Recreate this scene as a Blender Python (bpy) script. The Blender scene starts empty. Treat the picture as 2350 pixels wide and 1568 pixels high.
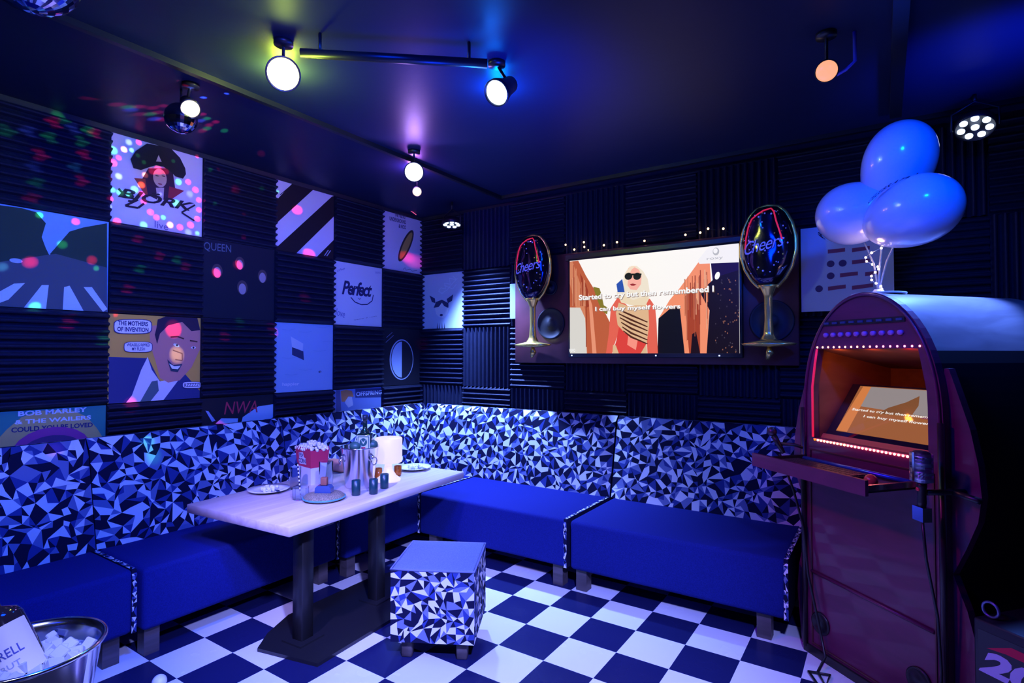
import bpy, bmesh, math, random
from mathutils import Vector as V, Matrix
rad = math.radians
sc = bpy.context.scene
COL = sc.collection
# ------------------------------------------------------------------ camera
CP = V((4.2585, -4.5990, 1.6854)); FPX = 1280.84; YAW = -0.58690; PIT = 0.0223
FW = V((math.sin(YAW)*math.cos(PIT), math.cos(YAW)*math.cos(PIT), math.sin(PIT)))
RT = V((math.cos(YAW), -math.sin(YAW), 0)); UP = RT.cross(FW)
cd = bpy.data.cameras.new('camera'); cam = bpy.data.objects.new('camera', cd); COL.objects.link(cam)
cd.sensor_width = 36; cd.lens = FPX/2350*36; cd.clip_start = .02; cd.clip_end = 60
cam.matrix_world = Matrix(((RT.x, UP.x, -FW.x, CP.x), (RT.y, UP.y, -FW.y, CP.y), (RT.z, UP.z, -FW.z, CP.z), (0, 0, 0, 1)))
sc.camera = cam
# ------------------------------------------------------------------ world, exposure
w = bpy.data.worlds.new('world'); sc.world = w; w.use_nodes = True
w.node_tree.nodes['Background'].inputs[0].default_value = (0.0, 0.02, 1, 1)
w.node_tree.nodes['Background'].inputs[1].default_value = 0.0
sc.view_settings.view_transform = 'Standard'; sc.view_settings.look = 'None'
sc.view_settings.exposure = 0.0; sc.view_settings.gamma = 1.0
try: sc.cycles.use_denoising = True; sc.cycles.sample_clamp_indirect = 4.0; sc.cycles.caustics_reflective = False; sc.cycles.caustics_refractive = False
except Exception: pass
sc.cycles.max_bounces = 10; sc.cycles.diffuse_bounces = 3; sc.cycles.glossy_bounces = 4; sc.cycles.transmission_bounces = 10
# ------------------------------------------------------------------ lights (stage lamps under the ceiling, plus unseen fills added for single things)
CZ = 3.2
def lamp(kind, loc, col, power, target=None, angle=60, blend=.5, size=.05, name='lamp'):
    ld = bpy.data.lights.new(name, kind); ld.color = col; ld.energy = power
    if kind == 'AREA': ld.shape = 'DISK'; ld.size = size
    else: ld.shadow_soft_size = size
    if kind == 'SPOT': ld.spot_size = rad(angle); ld.spot_blend = blend
    o = bpy.data.objects.new(name, ld); COL.objects.link(o); o.location = loc
    if target is not None: o.rotation_euler = (V(target)-V(loc)).to_track_quat('-Z', 'Y').to_euler()
    return o
BLUE = (0.0, .03, 1.0)
COOL = (.25, .275, 1.0)
lamp('AREA', (2.9, -3.9, 3.1), BLUE, 75, (1.6, -2.6, 0), size=.7, name='blue_wash_light')
lamp('SPOT', (3.0, -3.6, 3.1), (.01, .10, 1), 480, (.2, -2.6, .8), 95, .8, .12, 'blue_left_light')
lamp('SPOT', (4.6, -4.3, 3.05), COOL, 2200, (2.6, -2.4, 0), 60, 1.0, .1, 'white_floor_light')
lamp('SPOT', (2.4, -4.6, 3.05), (.40, .30, 1), 620, (1.35, -2.3, .7), 36, 1.0, .1, 'white_table_fill')  # unseen fill added to brighten the table alone
lamp('SPOT', (.78, -.45, 2.90), (.20, .34, 1), 1300, (1.15, -.30, .8), 88, .9, .05, 'corner_can_light')
lamp('SPOT', (4.72, -.60, 2.95), (.08, .20, 1), 480, (4.55, -1.0, 2.0), 50, .8, .05, 'right_can_light')
lamp('SPOT', (4.5, -2.6, 3.0), (.0, .08, 1), 160, (4.30, -.9, 2.2), 62, .9, .08, 'balloon_fill')  # unseen blue fill added for the balloons and the card behind
lamp('SPOT', (1.9, -3.9, 3.1), (.75, .0, .55), 150, (4.2, -1.2, .9), 34, .9, .1, 'magenta_light')
lamp('SPOT', (4.9, -1.3, 2.6), BLUE, 75, (4.70, -1.0, 3.2), 84, 1, .1, 'ceiling_up_fill')  # unseen uplight added for the blue patch on the ceiling
lamp('SPOT', (2.9, -2.3, 2.3), BLUE, 150, (2.1, -1.9, 3.2), 130, 1, .2, 'ceiling_blue_fill')  # added fill without a fixture, only turns the ceiling blue
lamp('SPOT', (2.8, -4.2, 3.0), (1, .62, .5), 70, (0, -2.72, 1.66), 17, .5, .05, 'warm_poster_light')
lamp('SPOT', (2.8, -4.5, 3.0), (.9, .7, .5), 30, (0, -3.35, 1.30), 18, .6, .05, 'warm_poster_light')
lamp('SPOT', (2.9, -3.4, 2.9), (1, .30, .75), 45, (0, -2.45, 2.95), 32, 1, .06, 'violet_poster_light')
lamp('SPOT', (3.7, -5.1, 3.0), (.5, .55, 1), 150, (2.58, -4.15, 1.0), 16, .5, .05, 'foreground_fill')  # unseen fill added to brighten the foreground bucket
# ------------------------------------------------------------------ pixel helpers (a photo pixel onto a real plane)
def ray(x, y): return FW + RT*((x-1175)/FPX) - UP*((y-784)/FPX)
def on(x, y, axis, val):
    d = ray(x, y); return CP + d*((val-CP[axis])/d[axis])
# ------------------------------------------------------------------ materials
MATS = {}
def mat(name, col, rough=.5, metal=0, emit=0, ecol=None, spec=None, trans=0, noise=0, nscale=8, bump=0, bscale=60, coat=0, alpha=1, sheen=0):
    if name in MATS: return MATS[name]
    m = bpy.data.materials.new(name); m.use_nodes = True; nt = m.node_tree
    b = nt.nodes['Principled BSDF']; I = b.inputs
    c = (col[0], col[1], col[2], 1)
    I['Base Color'].default_value = c; I['Roughness'].default_value = rough; I['Metallic'].default_value = metal
    if spec is not None: I['Specular IOR Level'].default_value = spec
    I['Transmission Weight'].default_value = trans; I['Coat Weight'].default_value = coat; I['Alpha'].default_value = alpha
    if emit: I['Emission Color'].default_value = (*(ecol or col), 1); I['Emission Strength'].default_value = emit
    tc = None
    if noise or bump: tc = nt.nodes.new('ShaderNodeTexCoord')
    if noise:
        n = nt.nodes.new('ShaderNodeTexNoise'); n.inputs['Scale'].default_value = nscale; n.inputs['Detail'].default_value = 5
        r = nt.nodes.new('ShaderNodeValToRGB'); a, z = 1-noise, 1+noise
        r.color_ramp.elements[0].position = .3; r.color_ramp.elements[1].position = .7
        r.color_ramp.elements[0].color = (c[0]*a, c[1]*a, c[2]*a, 1); r.color_ramp.elements[1].color = (min(1, c[0]*z), min(1, c[1]*z), min(1, c[2]*z), 1)
        nt.links.new(tc.outputs['Object'], n.inputs['Vector']); nt.links.new(n.outputs['Fac'], r.inputs['Fac']); nt.links.new(r.outputs[0], I['Base Color'])
    if bump:
        n = nt.nodes.new('ShaderNodeTexNoise'); n.inputs['Scale'].default_value = bscale
        bp = nt.nodes.new('ShaderNodeBump'); bp.inputs['Strength'].default_value = bump; bp.inputs['Distance'].default_value = .01
        nt.links.new(tc.outputs['Object'], n.inputs['Vector']); nt.links.new(n.outputs['Fac'], bp.inputs['Height']); nt.links.new(bp.outputs[0], I['Normal'])
    MATS[name] = m; return m
def wood(name, c1, c2, scale=(1.5, 22, 22), rough=.45, coat=0, bump=.15):
    if name in MATS: return MATS[name]
    m = mat(name, c1, rough, coat=coat); nt = m.node_tree; b = nt.nodes['Principled BSDF']
    tc = nt.nodes.new('ShaderNodeTexCoord'); mp = nt.nodes.new('ShaderNodeMapping'); mp.inputs['Scale'].default_value = scale
    n = nt.nodes.new('ShaderNodeTexNoise'); n.inputs['Scale'].default_value = 1; n.inputs['Detail'].default_value = 7; n.inputs['Distortion'].default_value = .8
    r = nt.nodes.new('ShaderNodeValToRGB'); r.color_ramp.elements[0].position = .35; r.color_ramp.elements[1].position = .66
    r.color_ramp.elements[0].color = (*c1, 1); r.color_ramp.elements[1].color = (*c2, 1)
    L = nt.links.new; L(tc.outputs['Object'], mp.inputs[0]); L(mp.outputs[0], n.inputs['Vector']); L(n.outputs['Fac'], r.inputs[0]); L(r.outputs[0], b.inputs['Base Color'])
    bp = nt.nodes.new('ShaderNodeBump'); bp.inputs['Strength'].default_value = bump; bp.inputs['Distance'].default_value = .004
    L(n.outputs['Fac'], bp.inputs['Height']); L(bp.outputs[0], b.inputs['Normal'])
    return m
def pc(c, rough=.45):       # printed ink
    return mat('ink_%d_%d_%d' % tuple(int(k*255) for k in c), c, rough+.15, spec=.12)
def ec(c, s=1.0):           # lit pixel colour on a screen
    return mat('lit_%d_%d_%d_%d' % (*[int(k*255) for k in c], int(s*100)), (.004, .004, .005), .35, emit=s, ecol=c, spec=.25)
# ------------------------------------------------------------------ mesh builder
class MB:
    def __init__(s): s.v = []; s.f = []; s.mi = []; s.m = []; s.sm = []
    def mat(s, m):
        if m not in s.m: s.m.append(m)
        return s.m.index(m)
    def add(s, vs, fs, m, smooth=False):
        o = len(s.v); s.v += [tuple(p) for p in vs]; k = s.mat(m)
        for f in fs: s.f.append([i+o for i in f]); s.mi.append(k); s.sm.append(smooth)
        return s
    def box(s, x0, x1, y0, y1, z0, z1, m):
        vs = [(x, y, z) for z in (z0, z1) for y in (y0, y1) for x in (x0, x1)]
        return s.add(vs, [(0, 2, 3, 1), (4, 5, 7, 6), (0, 1, 5, 4), (2, 6, 7, 3), (0, 4, 6, 2), (1, 3, 7, 5)], m)
    def rbox(s, x0, x1, y0, y1, z0, z1, m, r=.02, seg=3):   # rounded box
        b = bmesh.new(); bmesh.ops.create_cube(b, size=1)
        for q in b.verts: q.co = V(((x0+x1)/2+q.co.x*(x1-x0), (y0+y1)/2+q.co.y*(y1-y0), (z0+z1)/2+q.co.z*(z1-z0)))
        bmesh.ops.bevel(b, geom=b.edges[:], offset=r, segments=seg, affect='EDGES', profile=.5)
        b.verts.index_update()
        s.add([q.co[:] for q in b.verts], [[q.index for q in f.verts] for f in b.faces], m, True); b.free(); return s
    def prism(s, pts, a, b, m, axis='y', smooth=False):   # 2-D outline extruded along an axis
        n = len(pts)
        P = {'y': lambda p, t: (p[0], t, p[1]), 'z': lambda p, t: (p[0], p[1], t), 'x': lambda p, t: (t, p[0], p[1])}[axis]
        vs = [P(p, a) for p in pts]+[P(p, b) for p in pts]
        s.add(vs, [list(range(n))[::-1], list(range(n, 2*n))], m)
        return s.add(vs, [(i, (i+1) % n, n+(i+1) % n, n+i) for i in range(n)], m, smooth)
    def ring(s, outer, inner, y0, y1, m):     # frame between two outlines with as many points, open or closed alike
        n = len(outer); vs = [(p[0], y0, p[1]) for p in outer]+[(p[0], y0, p[1]) for p in inner]+[(p[0], y1, p[1]) for p in outer]+[(p[0], y1, p[1]) for p in inner]
        F = []
        for i in range(n):
            j = (i+1) % n
            F += [(i, j, n+j, n+i), (2*n+i, 3*n+i, 3*n+j, 2*n+j), (i, 2*n+i, 2*n+j, j), (n+i, n+j, 3*n+j, 3*n+i)]
        return s.add(vs, F, m)
    def lathe(s, prof, m, c=(0, 0, 0), n=28, smooth=True, ax=None, caps=True):
        vs = []; k = len(prof)
        for i in range(n):
            a = 2*math.pi*i/n
            for r, z in prof: vs.append(V((r*math.cos(a), r*math.sin(a), z)))
        if ax is not None:
            q = V((0, 0, 1)).rotation_difference(V(ax).normalized()); vs = [q @ p for p in vs]
        vs = [p+V(c) for p in vs]
        F = [(i*k+j, ((i+1) % n)*k+j, ((i+1) % n)*k+j+1, i*k+j+1) for i in range(n) for j in range(k-1)]
        if caps and prof[0][0] > 1e-4: F.append([i*k for i in range(n)][::-1])
        if caps and prof[-1][0] > 1e-4: F.append([i*k+k-1 for i in range(n)])
        return s.add(vs, F, m, smooth)
    def tube(s, path, r, m, n=8, closed=False):
        P = [V(p) for p in path]; vs = []; N = len(P); up = None
        for i, p in enumerate(P):
            d = (P[(i+1) % N]-P[i-1]) if (closed or 0 < i < N-1) else (P[1]-P[0] if i == 0 else P[-1]-P[-2])
            d.normalize()
            if up is None: up = d.orthogonal().normalized()
            up = (up-d*up.dot(d)).normalized(); sd = d.cross(up)
            rr = r[i] if isinstance(r, (list, tuple)) else r
            for k in range(n):
                a = 2*math.pi*k/n; vs.append(p+up*(rr*math.cos(a))+sd*(rr*math.sin(a)))
        F = [(i*n+k, i*n+(k+1) % n, ((i+1) % N)*n+(k+1) % n, ((i+1) % N)*n+k) for i in range(N if closed else N-1) for k in range(n)]
        if not closed: F += [list(range(n))[::-1], [(N-1)*n+k for k in range(n)]]
        return s.add(vs, F, m, True)
    def ball(s, c, r, m, n=16, sq=(1, 1, 1)):
        vs = []; k = n//2
        for i in range(1, k):
            t = math.pi*i/k
            for j in range(n):
                a = 2*math.pi*j/n; vs.append((c[0]+r*sq[0]*math.sin(t)*math.cos(a), c[1]+r*sq[1]*math.sin(t)*math.sin(a), c[2]+r*sq[2]*math.cos(t)))
        vs += [(c[0], c[1], c[2]+r*sq[2]), (c[0], c[1], c[2]-r*sq[2])]; T = len(vs)-2
        F = [(i*n+j, (i+1)*n+j, (i+1)*n+(j+1) % n, i*n+(j+1) % n) for i in range(k-2) for j in range(n)]
        F += [(T, j, (j+1) % n) for j in range(n)]+[(T+1, (k-2)*n+(j+1) % n, (k-2)*n+j) for j in range(n)]
        return s.add(vs, F, m, True)
    def xf(s, M, start=0):
        for i in range(start, len(s.v)): s.v[i] = tuple(M @ V(s.v[i]))
        return s
    def build(s, name, parent=None, label=None):
        me = bpy.data.meshes.new(name); me.from_pydata(s.v, [], s.f)
        for m in s.m: me.materials.append(m)
        me.polygons.foreach_set('material_index', s.mi); me.polygons.foreach_set('use_smooth', s.sm)
        b = bmesh.new(); b.from_mesh(me); bmesh.ops.recalc_face_normals(b, faces=b.faces[:]); b.to_mesh(me); b.free()
        me.update()
        o = bpy.data.objects.new(name, me); COL.objects.link(o)
        if parent: o.parent = parent
        if label: o['label'] = label
        return o
def tag(o, label, cat, group=None, kind=None):
    o['label'] = label; o['category'] = cat
    if group: o['group'] = group
    if kind: o['kind'] = kind
    return o
def thing(name, label, cat, loc=(0, 0, 0), rz=0, group=None):
    o = bpy.data.objects.new(name, None); COL.objects.link(o); o.location = loc; o.rotation_euler = (0, 0, rz); o.empty_display_size = .1
    return tag(o, label, cat, group)
def struct(name, mb):
    o = mb.build(name); o['kind'] = 'structure'; return o
def dup(root, loc=None, rz=None, label=None):
    r = root.copy(); COL.objects.link(r)
    if loc is not None: r.location = loc
    if rz is not None: r.rotation_euler = (0, 0, rz)
    if label: r['label'] = label
    for ch in list(root.children):
        c = ch.copy(); COL.objects.link(c); c.parent = r
        for g in list(ch.children):
            d = g.copy(); COL.objects.link(d); d.parent = c
    return r
def text_geo(txt, bold=0, shear=0, spacing=1, align='CENTER', line=1.0):
    cu = bpy.data.curves.new('t', 'FONT'); cu.body = txt; cu.size = 1; cu.offset = bold; cu.shear = shear; cu.space_character = spacing
    cu.align_x = align; cu.resolution_u = 3; cu.space_line = line
    o = bpy.data.objects.new('t', cu); COL.objects.link(o)
    dg = bpy.context.evaluated_depsgraph_get(); me = bpy.data.meshes.new_from_object(o.evaluated_get(dg))
    vs = [(q.co.x, q.co.y) for q in me.vertices]; fs = [list(p.vertices) for p in me.polygons]
    bpy.data.objects.remove(o); bpy.data.meshes.remove(me); bpy.data.curves.remove(cu)
    x0 = min(p[0] for p in vs); x1 = max(p[0] for p in vs); y0 = min(p[1] for p in vs); y1 = max(p[1] for p in vs)
    return [((p[0]-x0)/(x1-x0), (p[1]-y0)/(y1-y0)) for p in vs], fs
class Flat:     # flat printed or lit picture: a board facing local -y with inks laid over one another
    def __init__(s, W, H, th, base, ink=pc): s.W = W; s.H = H; s.mb = MB(); s.y = 0; s.ink = ink; s.mb.box(0, W, 0, th, 0, H, ink(base) if isinstance(base, tuple) else base)
    def poly(s, col, pts, step=.0004):
        s.y -= step
        P = [(min(max(u, 0), s.W), s.y, min(max(v, 0), s.H)) for u, v in pts]
        s.mb.add(P, [list(range(len(P)))], s.ink(col) if isinstance(col, tuple) else col); return s
    def oval(s, col, cx, cz, rx, rz, n=20, rot=0):
        c, q = math.cos(rot), math.sin(rot)
        return s.poly(col, [(cx+rx*math.cos(t)*c-rz*math.sin(t)*q, cz+rx*math.cos(t)*q+rz*math.sin(t)*c) for t in [2*math.pi*i/n for i in range(n)]])
    def text(s, txt, col, x0, x1, z0, z1, slope=0, **k):
        s.y -= .0004; vs, fs = text_geo(txt, **k)
        s.mb.add([(x0+(x1-x0)*a, s.y, z0+slope*a+(z1-z0)*b) for a, b in vs], fs, s.ink(col) if isinstance(col, tuple) else col); return s
    def line(s, col, pts, wd):
        for a, b in zip(pts, pts[1:]):
            d = V((b[0]-a[0], b[1]-a[1])); n = V((-d.y, d.x)).normalized()*wd/2; s.y += .00035
            s.poly(col, [(a[0]+n.x, a[1]+n.y), (b[0]+n.x, b[1]+n.y), (b[0]-n.x, b[1]-n.y), (a[0]-n.x, a[1]-n.y)])
        s.y -= .0004; return s
# ------------------------------------------------------------------ shared materials
M_foam = mat('black_foam', (.008, .011, .034), .5, spec=.3, noise=.2, nscale=40, bump=.3, bscale=250)
M_wall = mat('dark_wall_paint', (.02, .02, .03), .6, bump=.1)
M_black = mat('black_metal', (.012, .012, .014), .35)
M_blackplastic = mat('black_plastic', (.015, .015, .017), .4)
M_steel = mat('steel', (.75, .76, .8), .16, metal=1)
M_gold = mat('gold_foil', (1, .70, .16), .25, metal=.75)
M_fab = mat('bench_fabric', (.008, .015, .15), .9, spec=.1, noise=.18, nscale=160, bump=.3, bscale=420)
M_denim = mat('stool_fabric', (.12, .17, .30), .85, noise=.25, nscale=220, bump=.3, bscale=420)
FW_ = [mat('fabric_white', (.70, .70, .74), .9, spec=.1), mat('fabric_grey', (.15, .18, .36), .9, spec=.1), mat('fabric_navy', (.006, .007, .03), .9, spec=.1), mat('fabric_blue', (.03, .05, .22), .9, spec=.1)]
M_leg = wood('dark_leg_wood', (.05, .04, .045), (.09, .07, .08), rough=.5)
M_redwood = wood('red_brown_wood', (.095, .009, .050), (.13, .013, .065), scale=(3, 3, 14), rough=.38, coat=.15)
M_darkred = mat('dark_red_board', (.075, .016, .018), .45, noise=.2)
M_white = mat('white_plain', (.8, .8, .8), .4)
# ------------------------------------------------------------------ room shell
XR, YF = 5.45, -6.2
fl = mat('checker_vinyl', (.8, .8, .8), .22); nt = fl.node_tree
tc = nt.nodes.new('ShaderNodeTexCoord'); mp = nt.nodes.new('ShaderNodeMapping'); ck = nt.nodes.new('ShaderNodeTexChecker')
GX, GY = 2.3824, -1.6183
mp.inputs['Location'].default_value = (-GX/.3+20, -GY/.3+21, .5); mp.inputs['Scale'].default_value = (1/.3, 1/.3, 1)
ck.inputs['Scale'].default_value = 1.0; ck.inputs['Color1'].default_value = (.78, .78, .80, 1); ck.inputs['Color2'].default_value = (.011, .014, .07, 1)
nz = nt.nodes.new('ShaderNodeTexNoise'); nz.inputs['Scale'].default_value = 5; rr = nt.nodes.new('ShaderNodeMapRange'); rr.inputs[3].default_value = .16; rr.inputs[4].default_value = .34
L = nt.links.new; L(tc.outputs['Object'], mp.inputs[0]); L(mp.outputs[0], ck.inputs[0]); L(ck.outputs[0], nt.nodes['Principled BSDF'].inputs['Base Color'])
L(tc.outputs['Object'], nz.inputs['Vector']); L(nz.outputs['Fac'], rr.inputs[0]); L(rr.outputs[0], nt.nodes['Principled BSDF'].inputs['Roughness'])
struct('floor', MB().box(-.1, XR+.1, YF-.1, .1, -.1, 0, fl))
M_ceil = mat('ceiling_paint', (.014, .022, .065), .45, spec=.14, bump=.06, bscale=12)
struct('ceiling', MB().box(-.1, XR+.1, YF-.1, .1, CZ, CZ+.1, M_ceil))
struct('wall_left', MB().box(-.1, 0, YF-.1, .1, 0, CZ, M_wall))
struct('wall_back', MB().box(0, XR, 0, .1, 0, CZ, M_wall))
struct('wall_right', MB().box(XR, XR+.1, YF-.1, .1, 0, CZ, mat('black_wall', (.008, .008, .01), .8)))
struct('wall_front', MB().box(0, XR, YF-.1, YF, 0, CZ, M_wall))
struct('trim_1', MB().box(1.20, 1.235, -5.8, -.20, CZ-.03, CZ, M_black))
struct('trim_2', MB().box(1.235, 5.3, -.235, -.20, CZ-.03, CZ, M_black))
# ------------------------------------------------------------------ acoustic foam
WL = .6031; ROWS = [3.1630, 2.5598, 1.9566, 1.3534, .7502]
def foam_mesh(vertical):
    mb = MB(); n = 12; p = WL/n; g = .0015; prof = [(0, .012), (.18, .020), (.36, .044), (.5, .050), (.64, .044), (.82, .020)]
    pts = []
    for i in range(n):
        for t, d in prof: pts.append(((i+t)*p, d))
    pts.append((WL, .012)); pts[0] = (g, .012); pts[-1] = (WL-g, .012)
    out = [(g, 0)]+pts+[(WL-g, 0)]; k = len(out)
    if vertical: vs = [(a, -d, z) for z in (g, WL-g) for a, d in out]
    else: vs = [(x, -d, a) for x in (g, WL-g) for a, d in out]
    F = [(i, (i+1) % k, k+(i+1) % k, k+i) for i in range(k)]+[list(range(k)), list(range(k, 2*k))[::-1]]
    mb.add(vs, F, M_foam); return mb
o_h = foam_mesh(False).build('acoustic_foam_panel'); o_v = foam_mesh(True).build('acoustic_foam_panel')
used = {'h': False, 'v': False}
ORD = ['top', 'second', 'third', 'fourth']
NTH = ['nearest the room corner', 'second from the room corner', 'third from the room corner', 'fourth from the room corner', 'fifth from the room corner', 'sixth from the room corner', 'seventh from the room corner', 'eighth from the room corner', 'ninth from the room corner']
def foam(kind, loc, rz, label, group):
    src = o_h if kind == 'h' else o_v
    if used[kind]: o = src.copy(); COL.objects.link(o)
    else: o = src; used[kind] = True
    o.location = loc; o.rotation_euler = (0, 0, rz); tag(o, label, 'foam panel', group)
PL = {(5, 0), (2+1, 0), (1, 0), (6, 1), (4, 1), (2, 1), (5, 2), (3, 2), (1, 2), (6, 3), (4, 3), (2, 3)}   # (column from corner, row) taken by posters
for k in range(1, 8):
    for r in range(4):
        if (k, r) in PL: continue
        foam('h', (.0, -k*WL, ROWS[r]-WL), math.pi/2, 'black ridged foam panel on left wall, %s row, %s' % (ORD[r], NTH[k-1]), 'foam panels on the left wall')
for k in range(1, 10):
    for r in range(4):
        if (k, r) == (1, 1): continue
        if k == 1: v = (r == 3)
        else: v = (k+r) % 2 == 0
        foam('v' if v else 'h', ((k-1)*WL, 0, ROWS[r]-WL), 0, 'black foam panel with %s ridges on back wall, %s row, %s' % ('upright' if v else 'level', ORD[r], NTH[k-1]), 'foam panels on the back wall')
# ------------------------------------------------------------------ posters (real plane, local x to the right, z up)
def poster(col, row, base, label, wall='L', kdx=0):
    """returns Flat plus pixel mapper for the poster in wall column/row"""
    g = .004; f = Flat(WL-2*g, WL-2*g, .006, base)
    z0 = ROWS[row]-WL+g
    if wall == 'L':
        loc = V((.009, -col*WL+g, z0)); rz = math.pi/2
        def m(x, y): p = on(x, y, 0, .009); return (p.y-loc.y, p.z-loc.z)
    else:
        loc = V(((col-1)*WL+g, -.009, z0)); rz = 0
        def m(x, y): p = on(x, y, 1, -.009); return (p.x-loc.x, p.z-loc.z)
    def done():
        o = f.mb.build('poster'); o.location = loc; o.rotation_euler = (0, 0, rz); tag(o, label, 'poster', 'square posters between the foam panels'); return o
    return f, m, done
def crop(m, ox, oy, s):
    return lambda *pts: [m(ox+x/s, oy+y/s) for x, y in pts]
WH = (.75, .75, .77)
def txt(f, c, s, col, bl, tr, **k):      # text box from bottom-left and top-right crop points, br gives slope
    (x0, z0), (x1, z1) = c(bl, tr)
    br = k.pop('br', None)
    sl = 0
    if br: sl = c(br)[0][1]-z0; z1 = z1-sl
    f.text(s, col, x0, x1, z0, z1, slope=sl, **k)
# 1 portrait with a big dark cap (top row)
f, m, done = poster(5, 0, (.72, .62, .70), 'poster of a figure in a large black cap above slanted black lettering')
c = crop(m, 230, 290, 5.808)
f.poly((.05, .02, .05), c((640, 560), (560, 700), (600, 900), (760, 980), (930, 980), (1010, 900), (960, 560)))
f.poly((.35, .03, .05), c((920, 800), (1120, 860), (940, 980), (900, 960)))
f.poly((.35, .06, .04), c((450, 690), (600, 700), (640, 960), (560, 860)))
f.oval((.62, .42, .40), *c((795, 690))[0], .045, .065)
f.poly((.6, .42, .42), c((740, 820), (850, 820), (840, 980), (760, 980)))
f.oval((.35, .1, .12), *c((795, 770))[0], .014, .006)
f.oval((.08, .04, .05), *c((755, 660))[0], .012, .004); f.oval((.08, .04, .05), *c((840, 665))[0], .012, .004)
f.poly((.025, .02, .03), c((400, 440), (470, 330), (620, 230), (800, 240), (950, 300), (1060, 420), (1130, 560), (1140, 640), (1100, 700), (1000, 670), (930, 600), (840, 540), (740, 520), (640, 550), (540, 585), (440, 560)))
f.poly((.75, .55, .6), c((740, 470), (775, 385), (815, 475)))
txt(f, c, 'BJÖRK', (.03, .02, .03), (230, 980), (1250, 1000), br=(1250, 1180), bold=.03, shear=.35)
f.line((.03, .02, .03), c((240, 830), (340, 940), (500, 980), (330, 1060), (500, 1090), (580, 1030)), .014)
f.line((.03, .02, .03), c((1260, 1050), (1080, 1150), (1250, 1260)), .012)
txt(f, c, 'live', (.2, .15, .3), (720, 1350), (900, 1300), br=(900, 1390))
done()
# 2 street picture
f, m, done = poster(6, 1, (.30, .45, .72), 'poster of a tree-lined street with white road stripes at the left edge')
c = crop(m, 0, 200, 3.136)
f.poly((.03, .05, .04), c((-80, 840), (150, 870), (260, 900), (330, 980), (300, 1080), (330, 1160), (360, 1220), (-80, 1300)))
f.poly((.03, .05, .04), c((360, 1200), (430, 1120), (500, 1040), (600, 1010), (770, 980), (770, 1320), (400, 1300)))
f.poly((.10, .10, .13), c((-80, 1270), (330, 1210), (400, 1200), (770, 1300), (770, 1620), (-80, 1620)))
f.oval((.6, .6, .62), *c((115, 1250))[0], .03, .014)
for q in [((0, 1470), (100, 1415), (180, 1410), (60, 1530), (-60, 1600), (-80, 1540)), ((300, 1425), (350, 1425), (330, 1620), (170, 1620)), ((460, 1440), (500, 1430), (600, 1620), (450, 1620)), ((600, 1440), (660, 1440), (800, 1600), (740, 1620))]:
    f.poly((.72, .72, .74), c(*q))
done()
# 3 four pale faces
f, m, done = poster(4, 1, (.012, .015, .03), 'near-black poster with four small pale ovals, between striped and orange posters')
c = crop(m, 440, 560, 3.672)
for x, y, r in ((215, 240, .036), (405, 175, .034), (595, 285, .036), (425, 380, .038)):
    u, v = c((x, y))[0]; f.oval((.10, .06, .06), u, v+.012, r*1.15, r*1.5); f.oval((.45, .32, .33), u, v, r*.8, r*1.15)
txt(f, c, 'QUEEN', (.12, .16, .2), (100, 60), (330, 10), br=(330, 85))
done()
# 4 diagonal stripes
f, m, done = poster(3, 0, (.02, .015, .02), 'black and white diagonally striped poster on left wall')
c = crop(m, 440, 380, 4.352)
f.poly((.72, .66, .74), c((820, 120), (1000, 180), (860, 330), (820, 330)))
f.poly((.72, .66, .74), c((820, 580), (1210, 235), (1420, 285), (1400, 310), (860, 805), (820, 800)))
f.poly((.72, .66, .74), c((1045, 880), (1420, 510), (1420, 745), (1250, 915)))
f.line((.02, .015, .02), c((880, 295), (985, 205)), .006)
txt(f, c, 'II', (.5, .5, .6), (1320, 900), (1390, 850), shear=.6)
done()
# 5 script poster
f, m, done = poster(2, 1, (.62, .64, .70), 'pale poster with handwritten word Perfect over a smile curve')
c = crop(m, 440, 560, 3.672)
txt(f, c, 'Perfect', (.03, .03, .10), (1265, 425), (1520, 335), br=(1520, 450), shear=.3, bold=.03, spacing=.85)
f.line((.03, .03, .10), c((1340, 450), (1375, 490), (1430, 512), (1480, 510), (1520, 480), (1530, 430)), .010)
f.line((.03, .03, .10), c((1400, 455), (1415, 468), (1425, 455)), .005)
txt(f, c, 'APRIL 9 1997', (.05, .05, .15), (1365, 640), (1560, 610), br=(1560, 605), bold=.01)
txt(f, c, 'love', (.12, .14, .35), (1212, 600), (1290, 565), br=(1290, 625), shear=.3)
txt(f, c, 'the', (.12, .14, .35), (1225, 235), (1290, 195), br=(1290, 215), shear=.3)
txt(f, c, 'mono', (.2, .22, .45), (1545, 250), (1590, 235), br=(1590, 250))
done()
# 6 curved fruit-coloured band
f, m, done = poster(1, 0, (.66, .64, .72), 'white poster with a slanted brown and yellow oval, top row by the corner')
c = crop(m, 440, 380, 4.352)
u_, v_ = c((2140, 800))[0]; f.oval((.07, .05, .04), u_, v_, .21, .062, n=26, rot=1.05); f.oval((.50, .32, .08), u_, v_, .18, .040, n=26, rot=1.05)
txt(f, c, 'THE VELVET\nUNDERGROUND\n& NICO', (.07, .07, .12), (1975, 600), (2140, 500), br=(2140, 640), bold=.03, align='RIGHT')
f.line((.08, .08, .15), c((2110, 1040), (2130, 1020), (2140, 1045), (2180, 1035), (2200, 1055), (2250, 1050)), .004)
done()
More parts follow.
